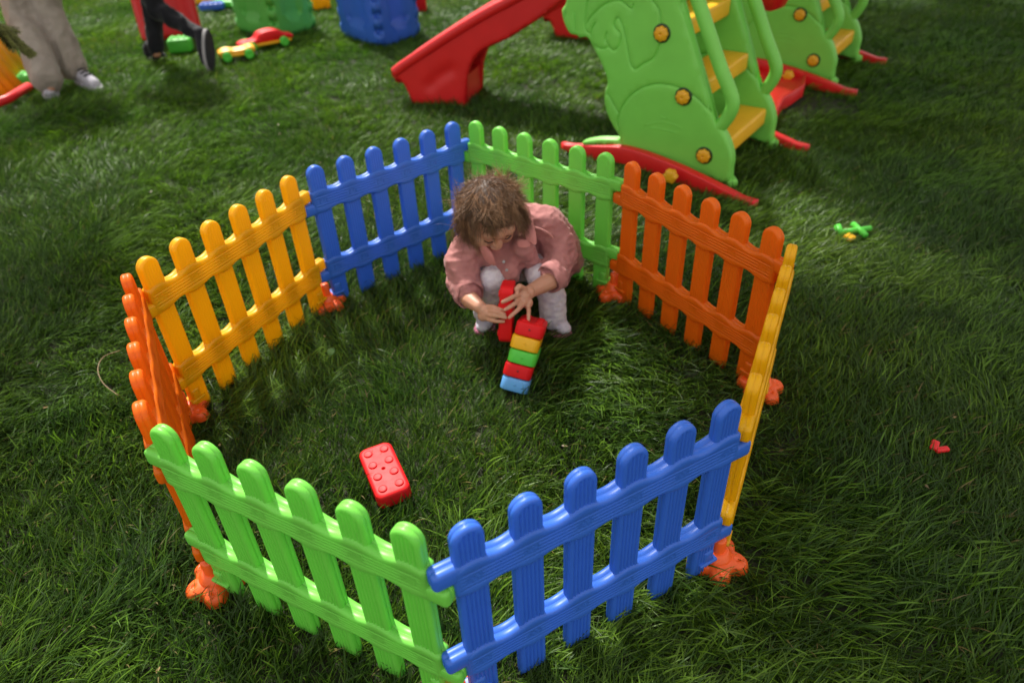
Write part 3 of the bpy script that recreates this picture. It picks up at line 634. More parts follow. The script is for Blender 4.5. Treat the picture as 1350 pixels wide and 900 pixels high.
mb = MB(); mb.tube(smooth_path([G(158, 462, .02), G(137, 470, .035), G(129, 486, .04), G(136, 505, .035), G(156, 521, .02)], 5), [.0012]*21, 6); o = mb.build('dry_stalk', plastic('straw', (.26, .17, .09), .6)); tag(o, 'bent dry straw-coloured stalk in the grass left of the ring', 'stalk')
# small weed leaf inside the ring
def leaf(name, px, s, lab):
    p = G(px[0], px[1], .02); v = []; f = []
    for i in range(7):
        t = i/6; w = math.sin(math.pi*min(t*1.05, 1))**.8*.35+.01
        for k in (-1, 0, 1): v.append(((t-.5)*s, k*w*s, .012*math.sin(t*3)-.003*abs(k)+.0)); 
    for i in range(6):
        for k in range(2): a = i*3+k; f.append((a, a+1, a+4, a+3))
    nv = len(v); v += [(x, y, z-.0008) for x, y, z in v]; f += [tuple(q+nv for q in reversed(g)) for g in list(f)]
    o = obj(name, v, f, plastic('pale_leaf', (.10, .22, .05), .5)); o.location = p; o.rotation_euler = (.2, -.3, 1.2); tag(o, lab, 'leaf')
leaf('weed_leaf', (437, 464), .035, 'pale green weed leaf in the grass inside the ring by the yellow panel')
# ---------------------------------------------------------------- bodies: overlapping spheres fused into one skin
_S = bmesh.new(); bmesh.ops.create_icosphere(_S, subdivisions=2, radius=1); SV = [v.co.copy() for v in _S.verts]; SF = [[v.index for v in f.verts] for f in _S.faces]; _S.free()
class Blob:
    def __init__(s): s.mb = MB()
    def ball(s, c, r, sc=(1, 1, 1), M=None):
        c = Vector(c); V_ = [Vector((v.x*sc[0], v.y*sc[1], v.z*sc[2]))*r for v in SV]; s.mb.add([(M @ v if M else v)+c for v in V_], SF); return s
    def limb(s, pts, rad, step=.28, sc=None, M=None):
        pts = [Vector(p) for p in pts]
        for i in range(len(pts)-1):
            a, b = pts[i], pts[i+1]; ra, rb = rad[i], rad[i+1]; n = max(int((b-a).length/(min(ra, rb)*step)), 1)
            for k in range(n+1): t = k/n; s.ball(a.lerp(b, t), ra+(rb-ra)*t, sc or (1, 1, 1), M)
        return s
    def build(s, name, mat, parent, voxel=.004, smooth=6, sfac=.5, fold=None):
        me = mesh(name, s.mb.v, s.mb.f); o = bpy.data.objects.new(name, me); COL.objects.link(o)
        r = o.modifiers.new('r', 'REMESH'); r.mode = 'VOXEL'; r.voxel_size = voxel; sm = o.modifiers.new('s', 'SMOOTH'); sm.factor = sfac; sm.iterations = smooth
        dg = bpy.context.evaluated_depsgraph_get(); dg.update(); m2 = bpy.data.meshes.new_from_object(o.evaluated_get(dg)); bpy.data.objects.remove(o); bpy.data.meshes.remove(me)
        if fold:
            n = len(m2.vertices); co = np.zeros(n*3, np.float32); no = np.zeros(n*3, np.float32); m2.vertices.foreach_get('co', co); m2.vertex_normals.foreach_get('vector', no)
            co = co.reshape(-1, 3); no = no.reshape(-1, 3); d = np.array([fold(Vector(map(float, p))) for p in co]); co += no*d[:, None]; m2.vertices.foreach_set('co', co.ravel()); m2.update()
        m2.materials.clear(); m2.name = name; return link(name, m2, mat, parent)
def nz(p, s, o=0): return noise.noise(Vector((p.x*s+o, p.y*s, p.z*s)))
def ridged(p, s, o=0): return (1-abs(noise.noise(Vector((p.x*s+o, p.y*s, p.z*s))))*2.2)
# ---------------------------------------------------------------- the child
ch = empty('person', (.0, 2.05, 0)); tag(ch, 'small brown-haired child in pink denim jacket squatting inside the ring, holding toy bricks', 'person')
O = Vector((.0, 2.05, 0))
w = lambda px, py, y: W(px, py, y)-O
Hc = w(646, 284, 2.03)
fd = Vector((.27, -.74, -.62)).normalized()          # where the face looks
rt = Vector((0, 0, 1)).cross(fd).normalized(); hu = fd.cross(rt).normalized()*-1
if hu.z < 0: hu = -hu
body = Blob()
HM = Matrix(((rt.x, hu.x, -fd.x), (rt.y, hu.y, -fd.y), (rt.z, hu.z, -fd.z)))   # local x right, y up of head, z back
hp_ = lambda x, y, z: Hc+HM @ Vector((x, y, z))
body.ball(hp_(0, .022, .012), .088, (.92, 1.0, 1.05), HM).ball(hp_(0, -.012, -.020), .070, (.98, 1, 1), HM)
for sx in (-1, 1): body.ball(hp_(sx*.034, -.034, -.052), .034).ball(hp_(sx*.030, .03, -.066), .026)
body.ball(hp_(0, -.070, -.058), .026).ball(hp_(0, .035, -.066), .032).ball(hp_(0, -.05, -.068), .026)
body.limb([hp_(0, .008, -.088), hp_(0, -.016, -.097)], [.0085, .0125]); 
for sx in (-1, 1): body.ball(hp_(sx*.010, -.018, -.090), .0085)
body.limb([hp_(-.016, -.044, -.090), hp_(0, -.042, -.096), hp_(.016, -.044, -.090)], [.005, .0075, .005], .4)
for sx in (-1, 1):   # ears
    body.limb([hp_(sx*.086, .012, .004), hp_(sx*.091, .0, .008), hp_(sx*.085, -.022, .004)], [.010, .011, .008], .5)
body.limb([hp_(0, -.03, .045), w(672, 292, 2.15)], [.044, .046])
body.limb([w(690, 300, 2.16), w(650, 320, 2.08)], [.05, .05])
# arm at the right of the picture (the child's left)
LW = w(701, 383, 1.895); body.limb([w(733, 363, 1.99), w(724, 371, 1.955), LW], [.028, .031, .0225])
pal = [w(694, 388, 1.865)]; body.ball(w(696, 386, 1.875), .0235).ball(w(688, 389, 1.855), .020).ball(w(690, 396, 1.845), .0205).ball(w(695, 399, 1.845), .019).ball(w(685, 383, 1.862), .016).ball(w(690, 391, 1.852), .023)
def finger(pts, r0=.0088, r1=.0062):
    n = len(pts); body.limb(pts, [r0+(r1-r0)*i/(n-1) for i in range(n)], .35)
finger([w(686, 388, 1.848), w(676, 391.5, 1.808), w(669, 395, 1.792), w(662.5, 398, 1.786)])
finger([w(686, 395, 1.838), w(678, 400.5, 1.800), w(672, 404.5, 1.786), w(665.5, 408.5, 1.780)])
finger([w(690, 400, 1.830), w(684, 407, 1.798), w(678, 412.5, 1.784), w(671.5, 418.5, 1.778)])
finger([w(696, 403, 1.836), w(697, 410, 1.808), w(696.8, 416, 1.792), w(696.8, 422, 1.778)], .0082, .0058)
finger([w(691, 381, 1.862), w(685, 377.5, 1.845), w(681, 381, 1.838), w(682, 385, 1.834)], .0105, .0075)
# arm at the left of the picture (the child's right)
RW = w(632, 404, 1.855); body.limb([w(613, 385, 1.94), w(620, 395, 1.90), RW], [.026, .029, .0215])
body.ball(w(638, 409, 1.848), .022).ball(w(640, 414, 1.842), .021).ball(w(637, 416, 1.842), .019).ball(w(644, 412, 1.838), .018)
finger([w(643, 404.5, 1.845), w(651, 405, 1.828), w(657, 407.5, 1.82), w(661.5, 408, 1.815)], .0098, .0072)
finger([w(643, 409.5, 1.838), w(652, 410.5, 1.815), w(659, 412, 1.803), w(665, 414, 1.798)])
finger([w(642, 414.5, 1.832), w(652, 416, 1.808), w(660, 417, 1.798), w(667, 418.6, 1.792)])
finger([w(641, 419.5, 1.830), w(650, 422.5, 1.810), w(657, 423.5, 1.802), w(664, 423.5, 1.796)], .0084, .006)
body_o = body.build('body', SKIN, ch, .0028, 4)
# nails and closed eyes with lashes
for sx in (-1, 1):
    mb = MB(); mb.tube(smooth_path([hp_(sx*.020, .003, -.0885), hp_(sx*.032, -.003, -.0870), hp_(sx*.046, .002, -.0785)], 4), .0018, 6); mb.build('eyelashes', BLACK, ch)
    mb = MB(); mb.tube(smooth_path([hp_(sx*.016, .026, -.0905), hp_(sx*.032, .031, -.0885), hp_(sx*.048, .025, -.078)], 4), [.001, .0018, .002, .002, .002, .002, .0018, .0012, .0008], 6, flat=.6); mb.build('eyebrow', plastic('brow_brown', (.10, .05, .03), .8), ch)
mb = MB(); mb.tube(smooth_path([hp_(-.015, -.045, -.0955), hp_(0, -.044, -.1025), hp_(.015, -.045, -.0955)], 4), [.001]+[.0022]*7+[.001], 6, flat=.8); mb.build('lips', plastic('lip', (.45, .12, .10), .5), ch)
# trousers
pt = Blob(); hipL, hipR = w(650, 380, 2.22)*1, w(705, 372, 2.22)*1; hipL.z = .13; hipR.z = .13
kL, kR = w(649, 369, 1.985), w(713, 366, 2.005)
pt.limb([hipL, kL], [.070, .043]).limb([hipR, kR], [.070, .046]).limb([hipL, hipR], [.09, .09])
aL, aR = w(637, 412, 2.03), w(729, 411, 1.995); aL.z = .03; aR.z = .025
pt.limb([kL, (kL+aL)/2+Vector((0, -.005, 0)), aL], [.043, .040, .036]).limb([kR, w(728, 388, 2.0), aR], [.046, .047, .047])
pt.build('trousers', PANTS, ch, .005, 6, .5, lambda p: .0035*nz(p, 22)+.002*ridged(Vector((p.x, p.y, p.z*1.8)), 30, 5))
# shoes
for nm, a in (('shoe', aL), ('shoe', aR)):
    s_ = Blob(); t = Vector((.025 if a.x > -.02 else -.01, -.045, 0)); c = Vector((a.x+.008, a.y+.01, .0)); s_.limb([c+Vector((0, .03, .0)), c+t*.6, c+t*1.05], [.032, .031, .026], sc=(1, 1, .75)); so_ = s_.build(nm, SHOEW, ch, .004, 5)
    m_ = MB(); m_.tube([c+Vector((0, .04, -.026)), c+t*.6+Vector((0, 0, -.026)), c+t*1.15+Vector((0, 0, -.024))], [.034, .039, .030], 14, flat=1); m_.v = [(x, y, -.03+(z+.03)*.25) for x, y, z in m_.v]; m_.build('sole', PINK, so_)
# jacket
jk = Blob()
shR, shL = w(716, 292, 2.12), w(617, 328, 2.03)
chest = w(672, 318, 2.10)
jk.limb([shL+Vector((.045, .03, -.02)), chest+Vector((0, .03, .0)), shR+Vector((-.03, .02, -.01))], [.065, .082, .070])
jk.limb([chest+Vector((0, .02, 0)), w(668, 346, 2.06), w(668, 358, 2.02)], [.085, .066, .050])
jk.limb([w(688, 305, 2.16), w(712, 325, 2.24), w(722, 350, 2.27)], [.090, .108, .105]).limb([shR, w(735, 318, 2.22), w(745, 342, 2.27)], [.065, .075, .070])
jk.limb([w(742, 325, 2.24), w(756, 338, 2.26), w(764, 346, 2.26)], [.05, .032, .015]).limb([w(742, 345, 2.25), w(757, 356, 2.25), w(762, 358, 2.25)], [.045, .024, .012])
jk.limb([w(655, 330, 2.15), w(650, 355, 2.22)], [.08, .09])
jk.limb([w(640, 318, 2.10), w(625, 330, 2.06)], [.06, .05])
elR = w(738, 340, 2.08); jk.limb([shR, w(734, 318, 2.10), elR, w(731, 362, 1.99)], [.064, .060, .062, .054])
jk.limb([w(690, 325, 2.04), w(700, 345, 2.05)], [.045, .035])
elL = w(610, 368, 1.985); jk.limb([shL, w(609, 348, 2.005), elL, w(614, 384, 1.94)], [.056, .060, .062, .052])
def jf(p):
    q = Vector((p.x, p.y, p.z*.7+p.x*.5)); r = (.0085*max(ridged(q, 11, 2), -.3))+.0045*ridged(Vector((p.x*.6, p.y, p.z*1.5)), 24, 7)+.0012*nz(p, 70)-.0085
    a = Vector((p.x, 0, p.z)); 
    return r
COLLAR = cloth('pink_denim_collar', (.48, .18, .165), (.55, .22, .20))
jo = jk.build('jacket', JACKET, ch, .0042, 5, .5, jf)
# rolled cuffs
def cuff(c, ax, r, ln):
    ax = ax.normalized(); up_ = ax.orthogonal().normalized(); b = ax.cross(up_); v = []; n = 40; prof = [(.80, .004), (.93, -.004), (1.02, .0), (1.08, .010), (1.10, ln*.5), (1.07, ln-.006), (.99, ln), (.90, ln-.004), (.86, ln*.5)]
    for rr, h in prof:
        for k in range(n):
            a = 2*math.pi*k/n; wob = 1+.05*math.sin(3*a+h*40)+.03*math.sin(7*a+2+h*90); v.append(c+ax*(h+.004*math.sin(2*a+1)+.003*math.sin(5*a))+(up_*math.cos(a)+b*math.sin(a))*r*rr*wob)
    f = [(j*n+k, j*n+(k+1) % n, ((j+1) % len(prof))*n+(k+1) % n, ((j+1) % len(prof))*n+k) for j in range(len(prof)) for k in range(n)]
    o = obj('cuff', v, f, JACKET, ch); sb = o.modifiers.new('s', 'SUBSURF'); sb.levels = 1; sb.render_levels = 1
c1 = w(733, 361, 1.995); cuff(c1, LW-c1, .046, .052)
c2 = w(612, 378, 1.965); cuff(c2, RW-c2, .046, .054)
# collar flaps, placket and pocket flap: thin cloth sheets with thickness
def sheet(name, rows, mat, th=.004, parent=ch, wav=.0):
    R_ = len(rows); C_ = len(rows[0]); me_v = [Vector(p) for r in rows for p in r]; f = [(i*C_+j, i*C_+j+1, (i+1)*C_+j+1, (i+1)*C_+j) for i in range(R_-1) for j in range(C_-1)]
    o = obj(name, me_v, f, mat, parent); sd_ = o.modifiers.new('t', 'SOLIDIFY'); sd_.thickness = th; sd_.offset = 0; sb = o.modifiers.new('s', 'SUBSURF'); sb.levels = 2; sb.render_levels = 2; return o
sheet('collar', [[w(684, 268, 2.10), w(690, 285, 2.065), w(694, 300, 2.02), w(690, 316, 1.985)], [w(694, 268, 2.09), w(700, 286, 2.045), w(704, 303, 1.99), w(700, 320, 1.955)], [w(697, 272, 2.07), w(703, 292, 2.03), w(708, 312, 1.975), w(708, 327, 1.945)], [w(680, 296, 2.06), w(688, 310, 2.01), w(692, 322, 1.975), w(688, 330, 1.95)]][:3], COLLAR, .006)
sheet('collar', [[w(700, 326, 1.955), w(690, 328, 1.955), w(680, 326, 1.965)], [w(703, 315, 1.975), w(690, 316, 1.975), w(681, 314, 1.985)]], COLLAR, .005)
sheet('collar', [[w(628, 318, 1.985), w(633, 330, 1.975), w(640, 345, 1.975)], [w(638, 322, 1.975), w(643, 336, 1.96), w(647, 350, 1.965)], [w(648, 330, 1.97), w(653, 342, 1.955), w(655, 352, 1.96)]], COLLAR, .006)
for pth in ([w(704, 299, 2.035), w(712, 301, 2.03), w(722, 306, 2.035), w(729, 313, 2.045)], ):
    mb = MB(); mb.tube(smooth_path([q+Vector((0, -.012, .004)) for q in pth], 4), .0035, 8); mb.build('yoke_seam', SEAM, ch)
for pth in ([w(738, 300, 2.10), w(726, 318, 2.035), w(714, 336, 2.01)], ):
    pass
for px, py, yy in ((664, 345, 1.955), (668, 356, 1.955)):
    mb = MB(); mb.lathe([(.005, 0), (.005, .002), (.003, .0026)], n=12, M=Matrix.Rotation(math.pi/2*.8, 3, 'X')); b_o = mb.build('button', SOLEG, ch); b_o.location = w(px, py, yy)
# hair: thousands of fine strands swept from the crown, over a scalp cap
crown = hp_(-.022, .066, .075); cd = (crown-Hc).normalized()
Hm = Hc+HM @ Vector((0, .012, .010))
scalp = Blob(); 
for k in range(420):
    d = Vector(rng.normal(0, 1, 3)).normalized(); l = HM.transposed() @ d     # local
    if l.z < -.25 and l.y < .55: continue
    if l.y < -.55: continue
    scalp.ball(Hm+HM @ Vector((l.x*.083, l.y*.088, l.z*.092)), .017)
scalp.build('scalp_hair', plastic('hair_base', (.06, .030, .017), .6), ch, .005, 5)
V = []; Fs = []; C = []
def strand(p, d, L, wdt, col, n=9, fall=.0, curl=.0, seedv=0, hug=True):
    global V
    base = len(V); ph = rng.uniform(0, 6.3); st = L/n; pos = p.copy(); dd = d.normalized(); free = False
    for i in range(n+1):
        t = i/n; s_ = wdt*(1-.75*t); a = dd.orthogonal().normalized(); b = dd.cross(a)
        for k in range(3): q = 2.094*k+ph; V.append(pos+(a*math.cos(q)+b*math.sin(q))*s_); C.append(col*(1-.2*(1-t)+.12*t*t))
        wv = Vector((nz(pos, 12, seedv), nz(pos, 12, seedv+9), nz(pos, 12, seedv+20)))
        dd = (dd+wv*(.19+curl)+Vector((0, 0, -fall*t))).normalized(); pos = pos+dd*st
        if hug:
            r = pos-Hm; l = HM.transposed() @ r; m_ = math.sqrt((l.x/.092)**2+(l.y/.097)**2+(l.z/.102)**2)
            if t < .75 or m_ < 1: 
                tgt = 1+.14*lift*(.3+t)
                if m_ < tgt or t < .6: pos = Hm+r*(1+(tgt/m_-1)*.75)
    for i in range(n):
        for k in range(3): a_ = base+i*3+k; b_ = base+i*3+(k+1) % 3; Fs.append((a_, b_, b_+3, a_+3))
NC = 170; clumps = []
for k in range(NC): clumps.append((rng.uniform(-.35, .35), rng.uniform(0, 60), np.array([.205, .115, .064])*rng.uniform(.3, 1.7)+np.array([.05, .025, .008])*max(rng.normal(0, 1), 0)))
cl_dirs = []
for k in range(NC):
    while True:
        d = Vector(rng.normal(0, 1, 3)).normalized(); l = HM.transposed() @ d
        if l.z < -.38 and l.y < .50: continue
        if l.y < -.62: continue
        break
    cl_dirs.append(d)
for k in range(5200):
    c = rng.integers(NC); off, sv, col = clumps[c]; d = (cl_dirs[c]+Vector(rng.normal(0, .07, 3))).normalized(); l = HM.transposed() @ d
    p = Hm+HM @ Vector((l.x*.092, l.y*.098, l.z*.102)); lift = rng.uniform(.0, .7)+.5*abs(off); nrm = d
    away = (d-cd*d.dot(cd)*1.0); away = (away-nrm*away.dot(nrm))
    if away.length < .05: away = nrm.orthogonal()
    away.normalize(); side_ = nrm.cross(away); dr = (away+side_*(off*1.7+rng.normal(0, .05))+nrm*rng.uniform(.0, .07)).normalized()
    ang_ = math.acos(max(-1, min(1, d.dot(cd)))); L = rng.uniform(.065, .115)+.03*ang_*rng.random()
    if l.z < -.1: L *= .5
    if ang_ < .45: dr = (dr+Vector(rng.normal(0, .5, 3))).normalized()
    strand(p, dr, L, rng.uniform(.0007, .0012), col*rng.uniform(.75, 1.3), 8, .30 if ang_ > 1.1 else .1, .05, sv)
for k in range(380):   # loose tangle gathered over the crown
    lp = HM.transposed() @ cd; l = (lp+Vector(rng.normal(0, .35, 3))).normalized(); d = HM @ l; p = Hm+HM @ Vector((l.x*.096, l.y*.102, l.z*.106)); t_ = Vector(rng.normal(0, 1, 3)); t_ = (t_-d*t_.dot(d)).normalized(); lift = rng.uniform(.3, .8)
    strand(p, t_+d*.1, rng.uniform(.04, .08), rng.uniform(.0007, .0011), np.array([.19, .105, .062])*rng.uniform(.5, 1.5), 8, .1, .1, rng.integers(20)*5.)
for k in range(280):   # flyaways
    d = Vector(rng.normal(0, 1, 3)).normalized(); l = HM.transposed() @ d
    if l.z < -.3 or l.y < -.5: continue
    p = Hm+HM @ Vector((l.x*.098, l.y*.104, l.z*.108)); lift = 2.; away = (d-cd*d.dot(cd)); dr = (away+d*rng.uniform(.2, .9)+Vector(rng.normal(0, .4, 3))).normalized()
    strand(p, dr, rng.uniform(.04, .09), .00045, np.array([.25, .14, .08])*rng.uniform(.7, 1.4), 8, .1, .35, rng.uniform(0, 99), False)
for k in range(420):   # locks hanging past the cheeks onto collar and shoulder
    sx = 1 if k % 2 else -1
    p0_ = hp_(sx*.088, rng.uniform(-.03, .05), rng.uniform(-.01, .05)); lift = 1.
    tgt = (w(rng.uniform(690, 700), rng.uniform(305, 322), 1.985) if (w(700, 310, 2.0)-p0_).length < (w(603, 318, 2.0)-p0_).length else w(rng.uniform(600, 618), rng.uniform(322, 334), 1.99))
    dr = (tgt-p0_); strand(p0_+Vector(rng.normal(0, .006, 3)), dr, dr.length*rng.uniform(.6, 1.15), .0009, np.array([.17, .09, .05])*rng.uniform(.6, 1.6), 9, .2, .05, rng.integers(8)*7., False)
me = mesh('hair', V, Fs); set_tint(me, np.array(C)); ho = link('hair', me, HAIR, ch)
for q in ((.16, 1.99), (-.126, 2.02), (.03, 2.2), (.15, 1.92)): EXCL.append((q[0], q[1], .06, .45))
# ---------------------------------------------------------------- two adults walking past (their heads are above the frame)
def adult(loc, lab, feet, knees, hips, head, tmat, topmat, shoe, r=(.085, .075, .105), hem=.09, shoeM=None):
    root = empty('person', loc); tag(root, lab, 'person'); o_ = Vector(loc); q = lambda p: Vector(p)-o_
    bd = Blob(); sp = (hips[0]+hips[1])/2; nk = sp.lerp(head, .72); bd.ball(q(head), .095, (.85, 1, 1.2)).limb([q(nk), q(head)-Vector((0, 0, .05))], [.055, .05])
    sh = [nk+Vector((-.17, 0, -.05)), nk+Vector((.17, 0, -.05))]
    for s_ in sh:
        d = 1 if s_.x > nk.x else -1; e = s_+Vector((.06*d, -.03, -.28)); hnd = e+Vector((.0, -.12, -.24)); bd.limb([q(s_), q(e), q(hnd)], [.045, .038, .026]); bd.ball(q(hnd+Vector((0, -.02, -.05))), .038, (.5, 1, 1.2))
        for k in range(4): bd.limb([q(hnd+Vector((0, -.045+.022*k, -.08))), q(hnd+Vector((0, -.05+.022*k, -.115))), q(hnd+Vector((-.01*d, -.045+.022*k, -.14)))], [.010, .009, .007], .5)
        bd.limb([q(hnd+Vector((0, -.05, -.03))), q(hnd+Vector((-.02*d, -.07, -.07)))], [.011, .009], .5)
    bd.limb([q(sp), q(nk)-Vector((0, 0, .05))], [.09, .10])
    for ft, kn in zip(feet, knees): bd.limb([q(kn), q(ft)], [.05, .035])
    bd.build('body', SKIN, root, .010, 3)
    tp = Blob(); tp.limb([q(sp)+Vector((0, 0, .02)), q(nk)-Vector((0, 0, .12))], [.15, .155], sc=(1.1, .75, 1)).limb([q(s_) for s_ in sh], [.075, .075])
    for s_ in sh: d = 1 if s_.x > nk.x else -1; e = s_+Vector((.06*d, -.03, -.28)); tp.limb([q(s_), q(e), q(e)+Vector((0, -.10, -.20))], [.07, .06, .05])
    tp.build('top', topmat, root, .012, 4, .5, lambda p: .006*ridged(p, 7))
    tr = Blob(); tr.limb([q(hips[0]), q(hips[1])], [.13, .13])
    for ft, kn, hp in zip(feet, knees, hips): tr.limb([q(hp), q(kn), q(ft)+(q(kn)-q(ft)).normalized()*hem], [r[2]+.01, r[0], r[1]])
    tr.build('trousers', tmat, root, .008, 4, .5, lambda p: (.015*max(ridged(Vector((p.x*1.6, p.y*1.6, p.z*.5)), 6, 3), -.2))+.005*ridged(p, 16, 8)-.009)
    return root, q
def shoe(root, q, heel, toe, w_, mat, smat, up_=Vector((0, 0, 1))):
    d = (toe-heel).normalized(); a = heel.lerp(toe, .5); s_ = Blob(); s_.limb([q(heel)+up_*.025, q(a)+up_*.012, q(toe)-d*.03], [w_*.92, w_, w_*.85]); s_.limb([q(heel)+up_*.05, q(heel)+up_*.075+d*.015], [w_*.85, w_*.8]); so_ = s_.build('shoe', mat, root, .006, 3)
    lat_ = d.cross(up_).normalized(); v = []; n = 28; L = (toe-heel).length+w_*1.4; c = q(a)
    for h, k_ in ((-.036, 1.0), (-.018, 1.02), (-.012, .98)):
        for k in range(n): t = 2*math.pi*k/n; v.append(c+d*(math.cos(t)*L/2)+lat_*(math.sin(t)*w_*1.12*k_*(1+.12*math.cos(t)))+up_*h)
    f = [(j*n+k, j*n+(k+1) % n, (j+1)*n+(k+1) % n, (j+1)*n+k) for j in range(2) for k in range(n)]+[tuple(range(n))[::-1], tuple(2*n+k for k in range(n))]
    me = mesh('sole', v, f); autosmooth(me); link('sole', me, smat, so_)
    v2 = [Vector(x)-up_*.012 for x in v[:n]]+[Vector(x)-up_*.0005 for x in v[:n]]; me = mesh('outsole', v2, [(k, (k+1) % n, (k+1) % n+n, k+n) for k in range(n)]+[tuple(range(n))[::-1]]); autosmooth(me); link('outsole', me, mat, so_)
    mb = MB()
    for k in range(4):
        p = q(a)+d*(.055-.03*k)+up_*(.045+.012*k); mb.tube([p-lat_*.03, p+up_*.008, p+lat_*.03], .005, 6)
    if mat is SHOEW: mb.build('laces', BLACK, so_)
f1, f2 = G(100, 100, .04), G(66, 116, .04)
h1, h2 = W(52, -110, 5.35), W(0, -105, 5.35)
k1, k2 = W(60, 8, 5.25), W(28, 20, 5.2)
rt1, q1 = adult((f2.x, f2.y, 0), 'adult in loose grey beige trousers and white shoes walking at the top left corner', [f1, f2], [k1, k2], [h1, h2], (h1+h2)/2+Vector((0, 0, .72)), BEIGE, DARKTOP, None, (.098, .098, .11), .07)
shoe(rt1, q1, G(100, 100, .03), G(128, 112, .01), .045, SHOEW, SHOEW); shoe(rt1, q1, G(64, 113, .03), G(66, 124, .01), .045, SHOEW, SHOEW)
f1 = G(206, 70, .06); f2 = W(262, 45, 5.45)
k1, k2 = W(200, 8, 5.65), W(205, 12, 5.5); h1, h2 = W(195, -105, 5.65), W(160, -100, 5.6)
rt2, q2 = adult((f1.x, f1.y, 0), 'adult in tight black trousers and black shoes mid stride, one heel raised', [f1, f2], [k1, k2], [h1, h2], (h1+h2)/2+Vector((0, 0, .72)), BLACK, DARKTOP, None, (.066, .052, .09), .03)
shoe(rt2, q2, G(198, 74, .02), G(219, 76, .0), .045, SHOEB, SHOEB)
toe = W(272, 86, 5.35); heel = W(268, 44, 5.42); shoe(rt2, q2, heel, toe, .045, SHOEB, SOLEG, Vector((-.92, .3, .1)).normalized())
# ---------------------------------------------------------------- spruce at the left, one twig reaching into the frame
tw = empty('spruce_tree', (-2.95, 3.0, SOIL)); tag(tw, 'spruce tree at the left edge, the tip of one needled branch reaching into the frame', 'tree')
TB = Vector((-2.95, 3.0, SOIL)); mb = MB(); mb.tube([(0, 0, 0), (.03, 0, 1.2), (0, .03, 2.9), (0, 0, 5.2)], [.11, .09, .055, .01], 14); bark = plastic('bark', (.10, .06, .04), .9, .6); mb.build('trunk', bark, tw)
NV = []; NF = []; NCc = []
def twig(a, b, nn, ln, rad=.006):
    mbt.tube([a, a.lerp(b, .5)+Vector((0, 0, -.01)), b], [rad, rad*.7, rad*.35], 6); d = (b-a).normalized(); o1 = d.orthogonal().normalized(); o2 = d.cross(o1)
    for k in range(nn):
        t = rng.random(); p = a.lerp(b, t)+Vector((0, 0, -.01*math.sin(t*3.14))); q = rng.uniform(0, 6.28); nd = (d*.9+o1*math.cos(q)+o2*math.sin(q)).normalized(); l = ln*rng.uniform(.7, 1.2); s_ = nd.orthogonal().normalized()*.0015
        n = len(NV); NV.extend([p-s_, p+s_, p+nd*l+s_*.3, p+nd*l-s_*.3]); NF.append((n, n+1, n+2, n+3)); c = np.array([.14, .15, .035])*rng.uniform(.4, 1.7); NCc.extend([c]*4)
mbt = MB()
tip = W(40, 70, 3.1)-TB; root_ = Vector((.1, 0, tip.z+.35)); m1 = W(-30, 18, 3.0)-TB
for a, b in ((root_, m1), ): twig(a, b, 900, .022, .016)
twig(m1, W(6, 38, 3.05)-TB, 900, .026, .010); twig(W(6, 38, 3.05)-TB, tip, 1500, .026, .008); twig(W(-10, 30, 3.05)-TB, W(16, 62, 3.0)-TB, 900, .024, .006); twig(W(-25, 22, 3.0)-TB, W(20, 40, 3.15)-TB, 900, .024, .006)
for lv in range(20):
    z = 1.3+lv*.19
    for k in range(5):
        a = k*1.257+lv*.7; L = max(1.2*(1-(z-1.0)/4.6), .12)
        if -1.0 < ((a+math.pi) % (2*math.pi))-math.pi < .6 and z < 2.0: continue
        d = Vector((math.cos(a), math.sin(a), -.18)); A_ = Vector((0, 0, z)); B_ = A_+d*L; twig(A_, B_, int(260*L), .03, .012)
        for j in range(5):
            t = .25+.15*j; s_ = 1 if j % 2 else -1; p = A_.lerp(B_, t); e = p+Vector((math.cos(a+s_*.9), math.sin(a+s_*.9), -.25))*L*.4; twig(p, e, int(420*L), .03, .005)
mbt.build('limbs', bark, tw); me = mesh('crown', NV, NF); set_tint(me, np.array(NCc)); link('crown', me, NEEDLE, tw, smooth=False)
